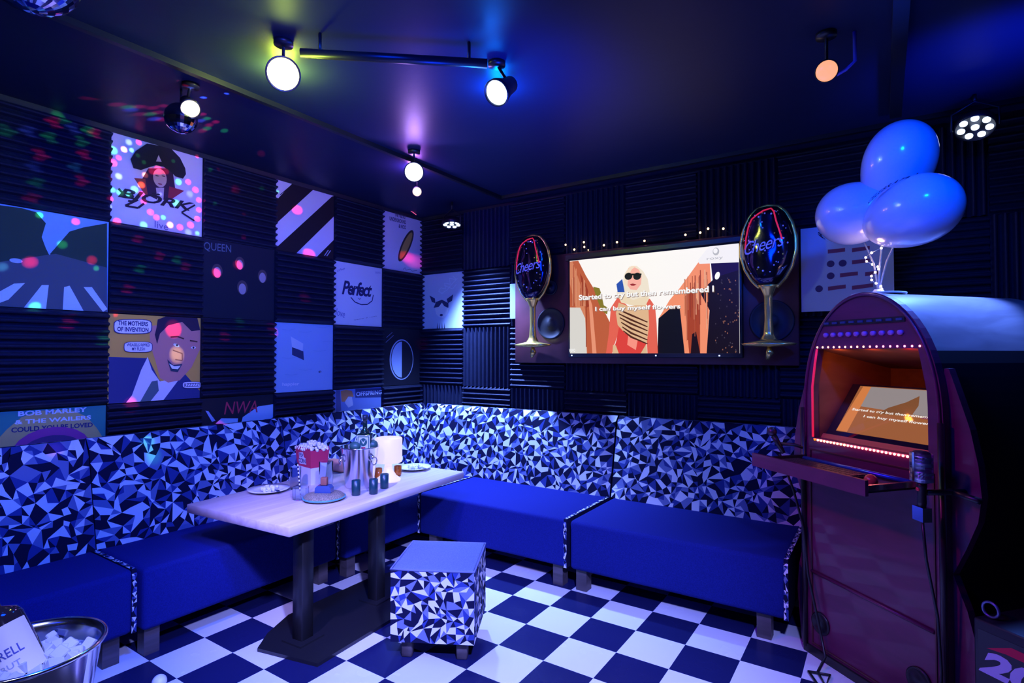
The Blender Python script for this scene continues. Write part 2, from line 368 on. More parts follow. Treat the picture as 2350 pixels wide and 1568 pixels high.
# 7 winking man
f, m, done = poster(5, 2, (.62, .36, .07), 'orange comic poster of a dark-haired man in a navy suit with speech bubbles')
c = crop(m, 0, 640, 3.734)
f.poly((.03, .04, .16), c((930, 670), (1270, 680), (1360, 860), (1400, 900), (1580, 810), (1720, 960), (1720, 1060), (930, 1080)))
f.poly((.65, .65, .72), c((1210, 780), (1265, 670), (1300, 780), (1370, 880), (1550, 840), (1400, 1040), (1080, 1080), (1130, 1000)))
f.poly((.08, .13, .16), c((1300, 880), (1350, 870), (1360, 960), (1290, 1060), (1200, 1070)))
f.poly((.52, .22, .20), c((1280, 420), (1310, 400), (1400, 400), (1560, 370), (1715, 440), (1715, 600), (1640, 760), (1540, 870), (1440, 890), (1370, 850), (1330, 700), (1285, 560)))
f.poly((.03, .02, .05), c((1340, 420), (1350, 350), (1420, 310), (1560, 320), (1690, 330), (1715, 440), (1640, 450), (1560, 370), (1440, 400), (1370, 470), (1345, 560), (1325, 480)))
f.oval((.75, .75, .70), *c((1510, 570))[0], .022, .010, rot=-.4); f.oval((.05, .03, .03), *c((1515, 570))[0], .007, .008)
f.line((.08, .03, .03), c((1460, 500), (1520, 495), (1575, 515)), .010); f.line((.08, .03, .03), c((1625, 530), (1690, 540)), .010); f.oval((.75, .75, .70), *c((1655, 590))[0], .018, .009); f.oval((.05, .03, .03), *c((1655, 590))[0], .007, .008)
f.line((.25, .08, .08), c((1480, 610), (1560, 640), (1560, 700), (1500, 690)), .006)
f.poly((.03, .05, .08), c((1430, 690), (1480, 740), (1560, 730), (1520, 800), (1460, 790)))
f.poly((.8, .8, .78), c((1445, 725), (1490, 750), (1545, 745), (1520, 775), (1470, 770)))
for (cx, cy, a, b, t, wt) in ((1135, 410, 158, 58, 'THE MOTHERS\nOF INVENTION', .03), (1180, 585, 118, 42, 'WEASELS RIPPED\nMY FLESH', .02), (1640, 910, 78, 26, 'RZZZZZ!', .02)):
    q = [(cx+a*math.copysign(abs(math.cos(t2))**.5, math.cos(t2)), cy+b*math.copysign(abs(math.sin(t2))**.5, math.sin(t2))) for t2 in [2*math.pi*i/24 for i in range(24)]]
    f.poly((.04, .04, .15), c(*[(cx+(x-cx)*1.05, cy+(y-cy)*1.1) for x, y in q])); f.poly((.72, .72, .76), c(*q))
    txt(f, c, t, (.03, .03, .12), (cx-a*.85, cy+b*.7), (cx+a*.85, cy-b*.7), bold=wt)
done()
# 8 water-blue poster
f, m, done = poster(3, 2, (.30, .42, .62), 'plain blue water poster with a small tilted sheet in the middle')
c = crop(m, 440, 560, 3.672)
f.poly((.55, .6, .68), c((835, 780), (870, 800), (940, 840), (935, 905), (845, 870)))
f.poly((.04, .05, .12), c((845, 870), (940, 905), (945, 980), (845, 935)))
f.oval((.05, .07, .16), *c((1080, 1078))[0], .016, .010); f.oval((.6, .6, .6), *c((1083, 1080))[0], .008, .004)
txt(f, c, 'happier', (.7, .7, .74), (762, 1205), (905, 1165), br=(905, 1200), bold=.02)
for i, (x, y) in enumerate(((760, 720), (900, 740), (1050, 700), (760, 960), (1020, 900), (900, 1060), (1100, 820), (780, 1100))):
    f.line((.24, .36, .56), c((x, y), (x+60, y+6), (x+110, y-4)), .004)
done()
# 9 half-and-half oval
f, m, done = poster(1, 2, (.015, .015, .025), 'dark poster with a pale blue and black split oval, beside the room corner')
c = crop(m, 440, 560, 3.672)
cx, cz = c((1770, 975))[0]
f.oval((.45, .5, .62), cx, cz, .175, .215, n=30); f.oval((.02, .02, .03), cx+.003, cz, .162, .203, n=30)
f.poly((.45, .55, .72), [(cx, cz+.19)]+[(cx-.150*math.sin(t_), cz+.19*math.cos(t_)) for t_ in [math.pi*i/14 for i in range(1, 14)]]+[(cx, cz-.19)])
f.line((.3, .3, .5), c((1640, 790), (1690, 745)), .004); f.line((.3, .3, .5), c((1635, 830), (1700, 770)), .004)
done()
# 10 green and gold lettering
f, m, done = poster(6, 3, (.04, .22, .20), 'green and gold poster lettered in white and black above the bench at far left')
c = crop(m, 0, 640, 3.734)
f.poly((.50, .38, .14), c((-60, 1420), (60, 1290), (180, 1190), (330, 1130), (600, 1120), (740, 1180), (830, 1280), (880, 1360), (880, 1500), (-60, 1600)))
txt(f, c, 'BOB MARLEY', (.7, .72, .78), (155, 1180), (745, 1100), br=(745, 1140), bold=.03)
txt(f, c, '& THE WAILERS', (.7, .72, .78), (125, 1250), (780, 1170), br=(780, 1205), bold=.03)
txt(f, c, 'COULD YOU BE LOVED', (.03, .03, .12), (95, 1320), (795, 1230), br=(795, 1270), bold=.03)
cx, cz = c((450, 1480))[0]; f.oval((.32, .05, .24), cx, cz, .20, .15); f.oval((.08, .04, .14), cx, cz-.02, .17, .12)
done()
# 11 black poster with red scrawl
f, m, done = poster(4, 3, (.015, .015, .025), 'black poster with three red scrawled letters and pale blue shapes, low on left wall')
c = crop(m, 440, 560, 3.672)
f.poly((.4, .55, .72), c((430, 1460), (560, 1370), (700, 1350), (700, 1460), (600, 1510), (420, 1500)))
f.poly((.4, .55, .72), c((250, 1470), (390, 1470), (385, 1515), (200, 1515)))
f.poly((.3, .4, .62), c((115, 1405), (140, 1410), (200, 1490), (170, 1500)))
txt(f, c, 'NWA', (.62, .04, .08), (272, 1438), (555, 1320), br=(555, 1420), shear=.2)
done()
# 12 band name and orange hair
f, m, done = poster(2, 3, (.16, .22, .45), 'blue poster with orange-haired head and band lettering, mostly hidden by bench')
c = crop(m, 440, 560, 3.672)
f.poly((.10, .10, .2), c((1215, 1225), (1250, 1230), (1260, 1420), (1215, 1420)))
f.poly((.5, .5, .58), c((1300, 1290), (1350, 1290), (1360, 1360), (1320, 1380), (1290, 1340)))
f.poly((.55, .22, .08), c((1255, 1240), (1300, 1228), (1350, 1240), (1365, 1290), (1320, 1285), (1290, 1330), (1262, 1330)))
f.poly((.04, .05, .14), c((1378, 1222), (1606, 1215), (1606, 1290), (1378, 1295)))
txt(f, c, 'OFFSPRING', (.55, .6, .75), (1385, 1285), (1600, 1230), br=(1600, 1265), bold=.02)
done()
# 13 antlered head (back wall)
f, m, done = poster(1, 1, (.52, .62, .74), 'light blue poster of an antlered animal head right of the room corner', 'B')
c = crop(m, 440, 560, 3.672)
for p in (((2120, 420), (2080, 400), (2100, 370), (2140, 380), (2130, 330), (2180, 340), (2170, 290), (2230, 300), (2200, 270)), ((2100, 420), (2150, 390), (2200, 330), (2240, 290)), ((2130, 350), (2200, 380), (2230, 340))): f.line((.62, .74, .85), c(*p), .008)
f.poly((.04, .05, .12), c((2005, 435), (2050, 460), (2055, 500), (2025, 490))); f.poly((.04, .05, .12), c((2205, 425), (2150, 465), (2160, 500), (2195, 480)))
f.poly((.75, .78, .8), c((2050, 530), (2110, 490), (2170, 530), (2155, 590), (2120, 625), (2085, 615), (2060, 590)))
f.poly((.04, .05, .12), c((2040, 540), (2060, 490), (2110, 470), (2165, 500), (2165, 540), (2130, 525), (2110, 495), (2085, 530)))
f.oval((.05, .06, .14), *c((2105, 600))[0], .022, .012)
for x in (2068, 2085, 2108, 2128): f.poly((.05, .06, .14), c((x, 725), (x+4, 660), (x+9, 725)))
done()
# 14 white card with red bars on the back wall, right
gx0, gx1, gz0, gz1 = 3.768, 4.325, 1.99, 2.595
f = Flat(gx1-gx0, gz1-gz0, .01, (.62, .64, .72))
def mr(*pts): return [(lambda p: (p.x-gx0, p.z-gz0))(on(1820+x/3.266, 240+y/3.266, 1, -.065)) for x, y in pts]
for x0, y0, x1, y1 in ((260, 1100, 390, 1085), (442, 1090, 575, 1070), (442, 1180, 575, 1165), (352, 1278, 486, 1262), (540, 1270, 640, 1255), (262, 1378, 395, 1360), (442, 1372, 600, 1350)):
    f.poly((.32, .08, .14), mr((x0, y0+18), (x1, y1+18), (x1, y1-10), (x0, y0-12)))
for x, y in ((282, 1195), (372, 1190), (282, 1285), (195, 1382)): f.oval((.10, .06, .16), *mr((x, y))[0], .024, .024)
o = f.mb.build('poster'); o.location = (gx0, -.065, gz0); tag(o, 'white card of red bars and dots on back wall behind the balloons', 'poster', 'square posters between the foam panels')
f = Flat(.40, .34, .01, (.3, .42, .75)); o = f.mb.build('poster'); o.location = (1.22, -.065, 2.03); tag(o, 'small plain blue card left of the television board, half behind foil balloon', 'poster')
# ------------------------------------------------------------------ patterned fabric patches
def facet(mb, fn, nu, nv, seed):
    """jittered grid of four-sided pyramids seen from above: printed shards on a surface fn(u,v)"""
    R = random.Random(seed); P = {}
    for i in range(nu+1):
        for j in range(nv+1):
            P[i, j] = ((i+(R.uniform(-.36, .36) if 0 < i < nu else 0))/nu, (j+(R.uniform(-.36, .36) if 0 < j < nv else 0))/nv)
    for i in range(nu):
        for j in range(nv):
            q = [P[i, j], P[i+1, j], P[i+1, j+1], P[i, j+1]]
            cx = sum(a for a, b in q)/4+R.uniform(-.2, .2)/nu; cy = sum(b for a, b in q)/4+R.uniform(-.2, .2)/nv
            pat = R.choice([(0, 2, 3, 2), (2, 0, 2, 1), (0, 3, 2, 2), (1, 2, 0, 2), (0, 2, 1, 3), (2, 3, 2, 0), (0, 1, 2, 2), (2, 1, 0, 3)])
            for k in range(4):
                a, b = q[k], q[(k+1) % 4]
                if R.random() < .5:
                    mx, my = (a[0]+b[0])/2, (a[1]+b[1])/2
                    e = 0 if (k in (0, 2) and j in (0, nv-1)) or (k in (1, 3) and i in (0, nu-1)) else 0
                    mb.add([fn(*a), fn(mx, my), fn(cx, cy)], [(0, 1, 2)], FW_[pat[k]])
                    mb.add([fn(mx, my), fn(*b), fn(cx, cy)], [(0, 1, 2)], FW_[(pat[k]+R.choice([1, 2, 2, 3])) % 4])
                else: mb.add([fn(*a), fn(*b), fn(cx, cy)], [(0, 1, 2)], FW_[pat[k]])
def quadfn(a, b, c, d):
    a, b, c, d = map(V, (a, b, c, d))
    return lambda u, v: (a*(1-u)+b*u)*(1-v)+(d*(1-u)+c*u)*v
# ------------------------------------------------------------------ banquettes: local x along the wall, y towards the wall (0 = wall), front at -depth
def bench(name, label, W, depth, loc, rz, seed, back_x=(0, None), legs=None, seat_x=(0, None), pipe=(0, 1)):
    t = thing(name, label, 'bench', loc, rz, 'patterned banquette units along the walls')
    s0 = seat_x[0]; s1 = seat_x[1] or W; b0 = back_x[0]; b1 = back_x[1] or W
    MB().rbox(s0+.012, s1-.012, -depth, -.06, .155, .50, M_fab, .028).build('seat', t)
    mb = MB(); yb = -.075; yt = -.15; yf = -.30; z0, z1 = .50, 1.155
    n = max(1, round((b1-b0)/.088))
    def fb(u, v):      # front face bulges a little, rounded over the top
        x = b0+(b1-b0)*u; z = z0+(z1-z0)*v
        e = math.sin(math.pi*v)*.02*min(1, 8*min(u, 1-u)); rnd = -.035*max(0, (v-.93)/.07)**2
        ed = .02*max(0, 1-12*min(u, 1-u)*(b1-b0))
        return V((x, yf+(yt-yf)*v-e-rnd+ed, z))
    facet(mb, fb, n, 8, seed)
    facet(mb, quadfn(fb(0, 1), fb(1, 1), (b1, yb, z1), (b0, yb, z1)), n, 1, seed+1)
    for x, u in ((b0, 0), (b1, 1)):
        pts = [fb(u, i/6) for i in range(7)]+[V((x, yb, z1)), V((x, yb, z0))]
        mb.add(pts, [list(range(9))], FW_[2])
    mb.add([(b0, yb, z0), (b1, yb, z0), (b1, yb, z1), (b0, yb, z1)], [(0, 1, 2, 3)], FW_[2])
    mb.add([fb(0, 0), fb(1, 0), (b1, yb, z0), (b0, yb, z0)], [(0, 1, 2, 3)], FW_[2])
    mb.build('backrest', t)
    for x, on_ in ((s0, pipe[0]), (s1, pipe[1])):
        if not on_: continue
        mb = MB(); a = x if x == s0 else x-.024; b = a+.024; g = .004
        path = [(-.30, .50+g), (-depth+.03, .50+g), (-depth+.008, .49), (-depth-g, .47), (-depth-g, .158)]
        for p, q in zip(path, path[1:]):
            ln = math.hypot(q[0]-p[0], q[1]-p[1]); facet(mb, quadfn((a, p[0], p[1]), (b, p[0], p[1]), (b, q[0], q[1]), (a, q[0], q[1])), 1, max(1, round(ln/.045)), seed+7)
        mb.box(a, b, -depth+.003, -.07, .158, .50, FW_[2])
        mb.build('piping', t)
    for lx in (legs or (s0+.10, s1-.10)):
        for ly in (-depth+.09, -.16): MB().box(lx-.04, lx+.04, ly-.04, ly+.04, 0, .157, M_leg).build('leg', t)
    return t
H = math.pi/2
bench('banquette', 'patterned bench unit at far left, behind the ice bucket', 1.44, .82, (.0, -4.60, 0), H, 11, pipe=(0, 1), legs=(.1, 1.34))
bench('banquette', 'patterned bench unit on the left wall behind near end of table', 1.335, .86, (.0, -3.155, 0), H, 21, pipe=(0, 1), legs=(.08, 1.235))
bench('banquette', 'short patterned bench unit on left wall at the far end of table', 1.75, .92, (.0, -1.815, 0), H, 31, back_x=(0, 1.74), pipe=(0, 0), legs=(.1, 1.5))
bench('banquette', 'corner bench unit on back wall, brightly lit, behind the stool', 2.36, 1.04, (.0, .0, 0), 0, 41, back_x=(.17, 2.355), seat_x=(.925, 2.36), legs=(1.05, 2.26), pipe=(1, 1))
bench('banquette', 'patterned bench unit on back wall beside the jukebox', 1.42, 1.04, (2.37, .0, 0), 0, 51, legs=(.08, 1.28), pipe=(0, 1))
# ------------------------------------------------------------------ table
tt = thing('dining_table', 'long light wood table with two black steel posts, centre of room', 'table', (1.095, -1.987, 0), rad(4))
M_top = wood('light_oak_top', (.55, .44, .42), (.68, .58, .55), scale=(14, 1.2, 14), rough=.35)
TZ = .762
MB().rbox(-.468, .468, -.815, .815, TZ-.052, TZ, M_top, .003, 1).build('tabletop', tt)
pl = MB(); pl.prism([(.04, -.62), (.14, -.76), (.56, -.70), (.56, .42), (.46, .50), (.04, .46), (-.02, .3), (-.05, -.40)], .0, .02, M_black, 'z'); pl.build('base_plate', tt)
for yy in (-.56, .05):
    p = MB().rbox(.235, .318, yy-.042, yy+.042,   .02, TZ-.052, M_black, .004, 1).build('post', tt)
    MB().box(.20, .36, yy-.085, yy+.085, .02, .03, M_black).build('foot_flange', p)
    MB().box(.10, .47, yy-.05, yy+.05, TZ-.058, TZ-.052, M_black).build('bracket', p)
# ------------------------------------------------------------------ stool
st = thing('cube_stool', 'cube stool in black and white shard fabric with grey-blue top', 'stool', (2.08, -2.075, 0), rad(28.6))
hs = .232; mb = MB(); z0, z1 = .107, .50
cs = [(-hs, -hs), (hs, -hs), (hs, hs), (-hs, hs)]
for k in range(4):
    a, b = cs[k], cs[(k+1) % 4]; facet(mb, quadfn((*a, z0), (*b, z0), (*b, z1), (*a, z1)), 7, 6, 70+k)
mb.box(-hs+.002, hs-.002, -hs+.002, hs-.002, z0+.001, z1-.012, FW_[2]); mb.build('body', st)
mb = MB().rbox(-hs+.006, hs-.006, -hs+.006, hs-.006, z1-.016, z1+.006, M_denim, .008, 2); mb.build('seat_cushion', st)
mb = MB(); mb.tube([(hs*a, hs*b, z1) for a, b in ((-1, -1), (-.5, -1), (0, -1), (.5, -1), (1, -1), (1, -.5), (1, 0), (1, .5), (1, 1), (0, 1), (-1, 1), (-1, 0))], .006, FW_[1], closed=True); mb.build('piping', st)
for sx in (-1, 1):
    for sy in (-1, 1): MB().rbox(sx*.155-.03, sx*.155+.03, sy*.155-.03, sy*.155+.03, 0, .108, M_leg, .006, 1).build('leg', st)
# ------------------------------------------------------------------ things on the table
def P3(x, y, z=TZ): return on(x, y, 2, z)
M_glow = mat('glowing_lamp_plastic', (.35, .33, .4), .4, emit=.80, ecol=(.88, .76, 1.0))
p = P3(891, 1103); lp = thing('table_lamp', 'glowing white table lamp with drum shade and cone foot', 'lamp', p)
MB().lathe([(.094, .135), (.099, .14), (.099, .305), (.094, .312), (0, .314)], M_glow, n=40).build('lamp_shade', lp)
MB().lathe([(0, .001), (.088, .0), (.090, .012), (.060, .035), (.034, .075), (.022, .135)], M_glow, n=36).build('foot', lp)
lamp('POINT', (p.x, p.y, p.z+.22), (.9, .6, 1), 2.2, size=.1, name='table_lamp_light').parent = None
M_pl = mat('white_plate', (.82, .82, .82), .2)
def plate(px, label):
    p = P3(*px); t = thing('dinner_plate', label, 'plate', p, .4, 'plates of snacks on the table')
    MB().lathe([(0, .002), (.075, .002), (.09, .010), (.130, .018), (.132, .022), (.09, .014), (.075, .008), (0, .008)], M_pl, n=40).build('dish', t)
    R = random.Random(px[0]); mb = MB()
    for i in range(34):
        a = R.uniform(0, 6.28); r = .06*math.sqrt(R.random()); mb.ball((r*math.cos(a), r*math.sin(a), .014+.016*R.random()), R.uniform(.009, .015), M_white, 8)
    q = mb.build('popcorn', t); q['kind'] = 'stuff'
    mb = MB(); mb.box(-.012, .012, -.09, -.03, .017, .0185, M_steel); mb.box(-.005, .005, -.03, .09, .0165, .018, M_steel); mb.xf(Matrix.Translation((.055, -.02, .004)) @ Matrix.Rotation(.9, 4, 'Z')); mb.build('knife', t)
    return t
plate((617, 1128), 'white plate of popcorn at the near end of the table')
plate((951, 1077), 'white plate of popcorn at the far end of table by the lamp')
# popcorn box
p = P3(716, 1107); bx = thing('popcorn_box', 'red and white popcorn box overflowing with popcorn', 'popcorn box', p, rad(-9))
M_red = mat('box_red_card', (.58, .03, .09), .5); M_wc = mat('box_white_card', (.75, .74, .78), .5)
mb = MB(); hb, ht, hz = .085, .115, .245
def sq(h, z): return [(-h, -h*.62, z), (h, -h*.62, z), (h, h*.62, z), (-h, h*.62, z)]
zm = .12; hm = hb+(ht-hb)*zm/hz
mb.add(sq(hb, 0)+sq(hm, zm), [(0, 1, 5, 4), (1, 2, 6, 5), (2, 3, 7, 6), (3, 0, 4, 7), (0, 3, 2, 1)], M_wc)
mb.add(sq(hm, zm)+sq(ht, hz), [(0, 1, 5, 4), (1, 2, 6, 5), (2, 3, 7, 6), (3, 0, 4, 7)], M_red)
n_ = 7
for i in range(n_):
    x0 = -ht+2*ht*i/n_; x1 = -ht+2*ht*(i+1)/n_; xm = (x0+x1)/2
    for s_ in (-1, 1): mb.add([(x0, s_*ht*.62, hz), (x1, s_*ht*.62, hz), (xm, s_*ht*.63, hz+.02)], [(0, 1, 2)], M_red)
mb.build('carton', bx)
mb = MB(); yq = lambda z: -.62*(hb+(ht-hb)*z/hz)-.0015
mb.add([(x, yq(z), z) for x, z in ((-.062, .215), (.0, .225), (.012, .19), (.035, .185), (.04, .14), (-.06, .135), (-.075, .16), (-.06, .18))], [list(range(8))], M_wc)
for k_, (s_, x0, x1, z0_, z1_) in enumerate((('POP', -.052, .0, .186, .214), ('CORN', -.066, .034, .144, .178))):
    vs, fs = text_geo(s_, bold=.03); mb.add([(x0+(x1-x0)*a, yq(z0_+(z1_-z0_)*b)-.001, z0_+(z1_-z0_)*b) for a, b in vs], fs, pc((.05, .03, .15)))
mb.build('printed_badge', bx)
R = random.Random(4); mb = MB()
for i in range(130):
    x = R.uniform(-ht, ht)*.96; y = R.uniform(-ht, ht)*.6; d = 1-max(abs(x)/ht, abs(y)/(ht*.62)); mb.ball((x, y, hz-.005+.045*min(1, d*2)*R.uniform(.5, 1)), R.uniform(.010, .016), M_white, 6)
q = mb.build('popcorn', bx); q['kind'] = 'stuff'
# striped straw and tumblers
M_glass = mat('clear_glass', (.85, .92, 1), .03, trans=1); M_glass.node_tree.nodes['Principled BSDF'].inputs['IOR'].default_value = 1.03
M_cut = mat('cut_glass', (.8, .9, 1), .06, trans=.85)
def tumbler(px, r, h, label, facets=24, m=M_glass, z0=TZ):
    t = thing('drinking_glass', label, 'glass', P3(*px, z0))
    MB().lathe([(0, 0), (r*.85, 0), (r, h*.2), (r, h), (r-.003, h), (r-.004, h*.2), (r*.8, .008), (0, .008)], m, n=facets, smooth=facets > 12).build('tumbler', t); return t
tumbler((678, 1122), .036, .15, 'tall clear tumbler left of the popcorn box')
g = tumbler((690, 1146), .052, .075, 'squat cut-glass tumbler holding a striped straw', 10, M_cut)
g2 = tumbler((748, 1128), .045, .20, 'tall clear glass in front of popcorn box', 28)
sw = MB(); M_bk = pc((.02, .02, .05))
p = P3(690, 1146); q = on(683, 1062, 1, p.y+.03)
for i in range(18):
    a = p+V((0, 0, .012))+(q-p-V((0, 0, .012)))*(i/18); b = p+V((0, 0, .012))+(q-p-V((0, 0, .012)))*((i+1)/18); sw.tube([a, b], .0045, M_bk if i % 2 else M_white, 8)
tag(sw.build('drinking_straw'), 'black and white striped paper straw leaning in the cut-glass tumbler', 'straw')
# glittery round mat with a small flask on it
p = P3(744, 1147); t = thing('glitter_mat', 'round glittery gold mat beneath the small blue flask', 'mat', p)
M_glit = mat('glitter_gold', (.42, .36, .24), .35, metal=.4, noise=.9, nscale=220, bump=.8, bscale=300)
MB().lathe([(0, 0), (.10, 0), (.125, .012), (.128, .02), (.112, .036), (.06, .046), (0, .048)], M_glit, n=40).build('pad', t)
mb = MB(); mb.tube([(.128*math.cos(a), .128*math.sin(a), .018) for a in [2*math.pi*i/30 for i in range(30)]], .005, mat('teal_trim', (.08, .35, .36), .5), closed=True); mb.build('trim', t)
fk = thing('glass_flask', 'squat dark blue flask with brown neck on the glitter mat', 'flask', p+V((0, 0, .047)), .55)
M_bg = mat('dark_blue_glass', (.02, .07, .22), .12, coat=.6)
mb = MB(); mb.prism([(-.052, 0), (.052, 0), (.05, .03), (.036, .045), (-.036, .045), (-.05, .03)], -.028, .028, M_bg, 'y'); mb.build('body', fk)
MB().rbox(-.020, .020, -.016, .016, .045, .095, mat('brown_cork', (.30, .10, .06), .7, noise=.2), .004, 2).build('neck', fk)
# shot glasses
M_teal = mat('dark_teal_glass', (.004, .045, .055), .35, coat=.15)
s0 = thing('shot_glass', 'leftmost of the three dark teal shot glasses on the table edge', 'shot glass', P3(817, 1137), 0, 'three dark teal shot glasses')
MB().lathe([(0, 0), (.024, 0), (.028, .004), (.029, .098), (.026, .099), (.024, .01), (0, .009)], M_teal, n=28).build('cup', s0)
dup(s0, P3(857, 1134), None, 'middle one of the three dark teal shot glasses on the table edge')
dup(s0, P3(882, 1121), None, 'shot glass closest to the lamp foot, rightmost dark teal of three')
# ice bucket on the table
p = P3(825, 1117); bk = thing('wine_bucket', 'tapered steel wine bucket with ring handles holding the dark bottle', 'bucket', p)
MB().lathe([(0, 0), (.088, 0), (.094, .008), (.128, .272), (.133, .276), (.133, .282), (.124, .282), (.09, .012), (0, .01)], M_steel, n=48).build('pail', bk)
for s_ in (-1, 1):
    d = (RT*s_-FW*.55); d.z = 0; d.normalize(); b0 = d*.122+V((0, 0, .215)); tn = V((-d.y, d.x, 0))
    mb = MB(); mb.ball(b0, .012, M_steel, 10); mb.tube([b0+d*.012+tn*(.026*math.sin(a))+V((0, 0, -.026+.026*math.cos(a))) for a in [2*math.pi*i/20 for i in range(20)]], .004, M_steel, closed=True); mb.build('handle', bk)
R = random.Random(9); mb = MB(); M_ice = mat('ice', (.75, .85, .95), .08, trans=.3)
for i in range(16):
    a = R.uniform(0, 6.28); r = .09*math.sqrt(R.random()); mb.ball((r*math.cos(a), r*math.sin(a), .262+R.uniform(0, .012)), .022, M_ice, 6)
tag(mb.build('crushed_ice'), 'clear ice in the steel wine bucket around the bottle', 'ice', kind='stuff').location = p
btl = thing('liquor_bottle', 'square dark green bottle with emblem label standing in the wine bucket', 'bottle', p+V((.03, .02, .135)), rad(33))
M_dg = mat('dark_green_glass', (.008, .03, .022), .08, coat=.5)
mb = MB(); mb.rbox(-.052, .052, -.038, .038, 0, .235, M_dg, .014, 3); mb.lathe([(.036, .232), (.030, .25), (.016, .268), (.015, .345), (.018, .346), (.018, .358), (0, .358)], M_dg, n=24); mb.build('bottle_body', btl)
MB().lathe([(.0195, .33), (.0195, .362), (0, .363)], mat('dark_cap', (.02, .03, .05), .4), n=20).build('cap', btl)
fb_ = Flat(.092, .10, .001, (.62, .72, .74)); fb_.poly((.06, .16, .13), [(.006, .006), (.086, .006), (.086, .094), (.006, .094)]); fb_.poly((.62, .72, .74), [(.012, .012), (.08, .012), (.08, .088), (.012, .088)])
fb_.oval((.03, .12, .10), .046, .054, .026, .028); fb_.poly((.62, .72, .74), [(.030, .075), (.036, .055), (.046, .040), (.056, .055), (.062, .075), (.054, .062), (.046, .054), (.038, .062)]); fb_.poly((.5, .04, .07), [(.03, .02), (.062, .02), (.056, .0), (.046, -.004), (.036, .0)])
o = fb_.mb.build('bottle_label', btl, 'white square label with dark round emblem'); o.location = (-.046, -.0395, .125)
MB().lathe([(0, 0), (.05, .0), (.052, .10), (.044, .15), (.030, .18), (.018, .20), (.018, .225), (0, .226)], mat('blue_steel', (.12, .3, .75), .18, metal=1), n=28).build('cocktail_shaker')
o = bpy.data.objects['cocktail_shaker']; o.location = P3(808, 1072)+V((0, 0, .0)); o.location = p+V((-.10, .13, -.0)); tag(o, 'blue metal cocktail shaker behind the wine bucket', 'shaker'); o.scale = (1, 1, 1.55)
M_lime = mat('green_fruit', (.04, .13, .10), .4)
for (dx, dz, lb) in (((.088, 0, 0), .292, 'dark green lime resting on the rim of wine bucket, right of label'), ((-.012, -.075, 0), .292, 'dark green lime in the wine bucket below the bottle label')):
    q = RT*dx[0]-FW*(-dx[1]); q.z = 0; mb = MB(); mb.ball((0, 0, 0), .036, M_lime, 16, (1.15, 1, .9)); o = mb.build('lime'); o.location = p+q+V((0, 0, dz)); tag(o, lb, 'lime')
# amber glasses and napkin behind
M_amb = mat('amber_glass', (.75, .18, .03), .1, trans=.5)
for px, lb in (((868, 1098), 'small amber glass left of the lamp foot'), ((913, 1092), 'small amber glass right of the lamp foot')):
    tumbler(px, .028, .075, lb, 24, M_amb)
mb = MB(); mb.rbox(-.10, .10, -.05, .05, 0, .09, mat('peach_cloth', (.62, .26, .18), .9, noise=.2), .03, 3); o = mb.build('cloth_bundle'); o.location = P3(768, 1085)+V((-.03, .05, 0)); tag(o, 'peach coloured cloth bundle on table between popcorn box and bucket', 'cloth')
# ------------------------------------------------------------------ television and its board
M_board = mat('red_brown_board', (.10, .022, .03), .5, noise=.25, nscale=6)
bd = thing('speaker_board', 'dark red wall board holding the television between round speakers', 'wall board', (0, 0, 0))
bo = MB(); bo.rbox(1.30, 3.755, -.10, -.055, 1.60, 2.60, M_board, .006, 1); bo.build('panel', bd)
bo = MB().box(1.86, 3.42, -.115, -.10, 2.53, 2.58, M_black); bo.build('top_rail', bd)
M_cone = mat('speaker_cone', (.012, .012, .02), .6)
for x, z, r in ((1.70, 1.965, .145), (3.575, 1.93, .155), (1.70, 2.30, .07), (3.575, 2.30, .07)):
    s_ = MB().lathe([(r, 0), (r, .012), (r*.93, .018), (r*.88, .010), (r*.35, -.0), (r*.3, .012), (r*.15, .02), (0, .022)], M_cone, (x, -.10, z), 40, ax=(0, -1, 0)).build('speaker', bd)
tv = thing('television', 'large flat television showing a karaoke video of a woman in sunglasses', 'television', (1.905, -.15, 1.655))
TW, TH = 1.475, .885
MB().rbox(0, TW, .0, .045, 0, TH, M_blackplastic, .005, 1).build('casing', tv)
SX0, SX1, SZ0, SZ1 = .02, 1.455, .035, .865
scr = Flat(SX1-SX0, SZ1-SZ0, .003, (1.0, .96, .93), ink=lambda c_: ec(c_, .97))
def tvm(*pts):
    out = []
    for x, y in pts:
        t_ = (x-530)/1300; top = 530-130*t_; u = t_*695/(t_*695+(1-t_)*825); out.append((u*(SX1-SX0), (1225-y)/(1225-top)*(SZ1-SZ0)))
    return out
T = lambda col, *pts: scr.poly(tuple(k**1.35 for k in col), tvm(*pts))
T((.62, .20, .10), (530, 535), (620, 525), (700, 640), (780, 740), (860, 880), (930, 1000), (900, 1225), (530, 1225))
T((.75, .34, .20), (530, 535), (560, 532), (640, 700), (690, 900), (710, 1225), (640, 1225), (600, 900), (530, 700))
T((.78, .76, .72), (530, 880), (640, 880), (690, 960), (705, 1225), (530, 1225))
T((.45, .10, .05), (640, 620), (700, 700), (760, 860), (700, 880), (660, 760))
T((.88, .42, .28), (720, 760), (760, 860), (800, 1225), (760, 1225))
T((.35, .30, .06), (770, 720), (830, 730), (850, 780), (870, 860), (910, 880), (900, 930), (850, 900), (800, 800))
T((.95, .40, .24), (1590, 540), (1660, 470), (1670, 700), (1640, 1225), (1310, 1225), (1320, 960), (1400, 820), (1470, 730))
T((.02, .02, .03), (1320, 960), (1420, 870), (1470, 880), (1500, 1225), (1310, 1225))
T((.50, .12, .05), (1500, 800), (1560, 720), (1600, 900), (1600, 1225), (1530, 1225))
T((.04, .02, .02), (1550, 1080), (1575, 1060), (1600, 1225), (1540, 1225))
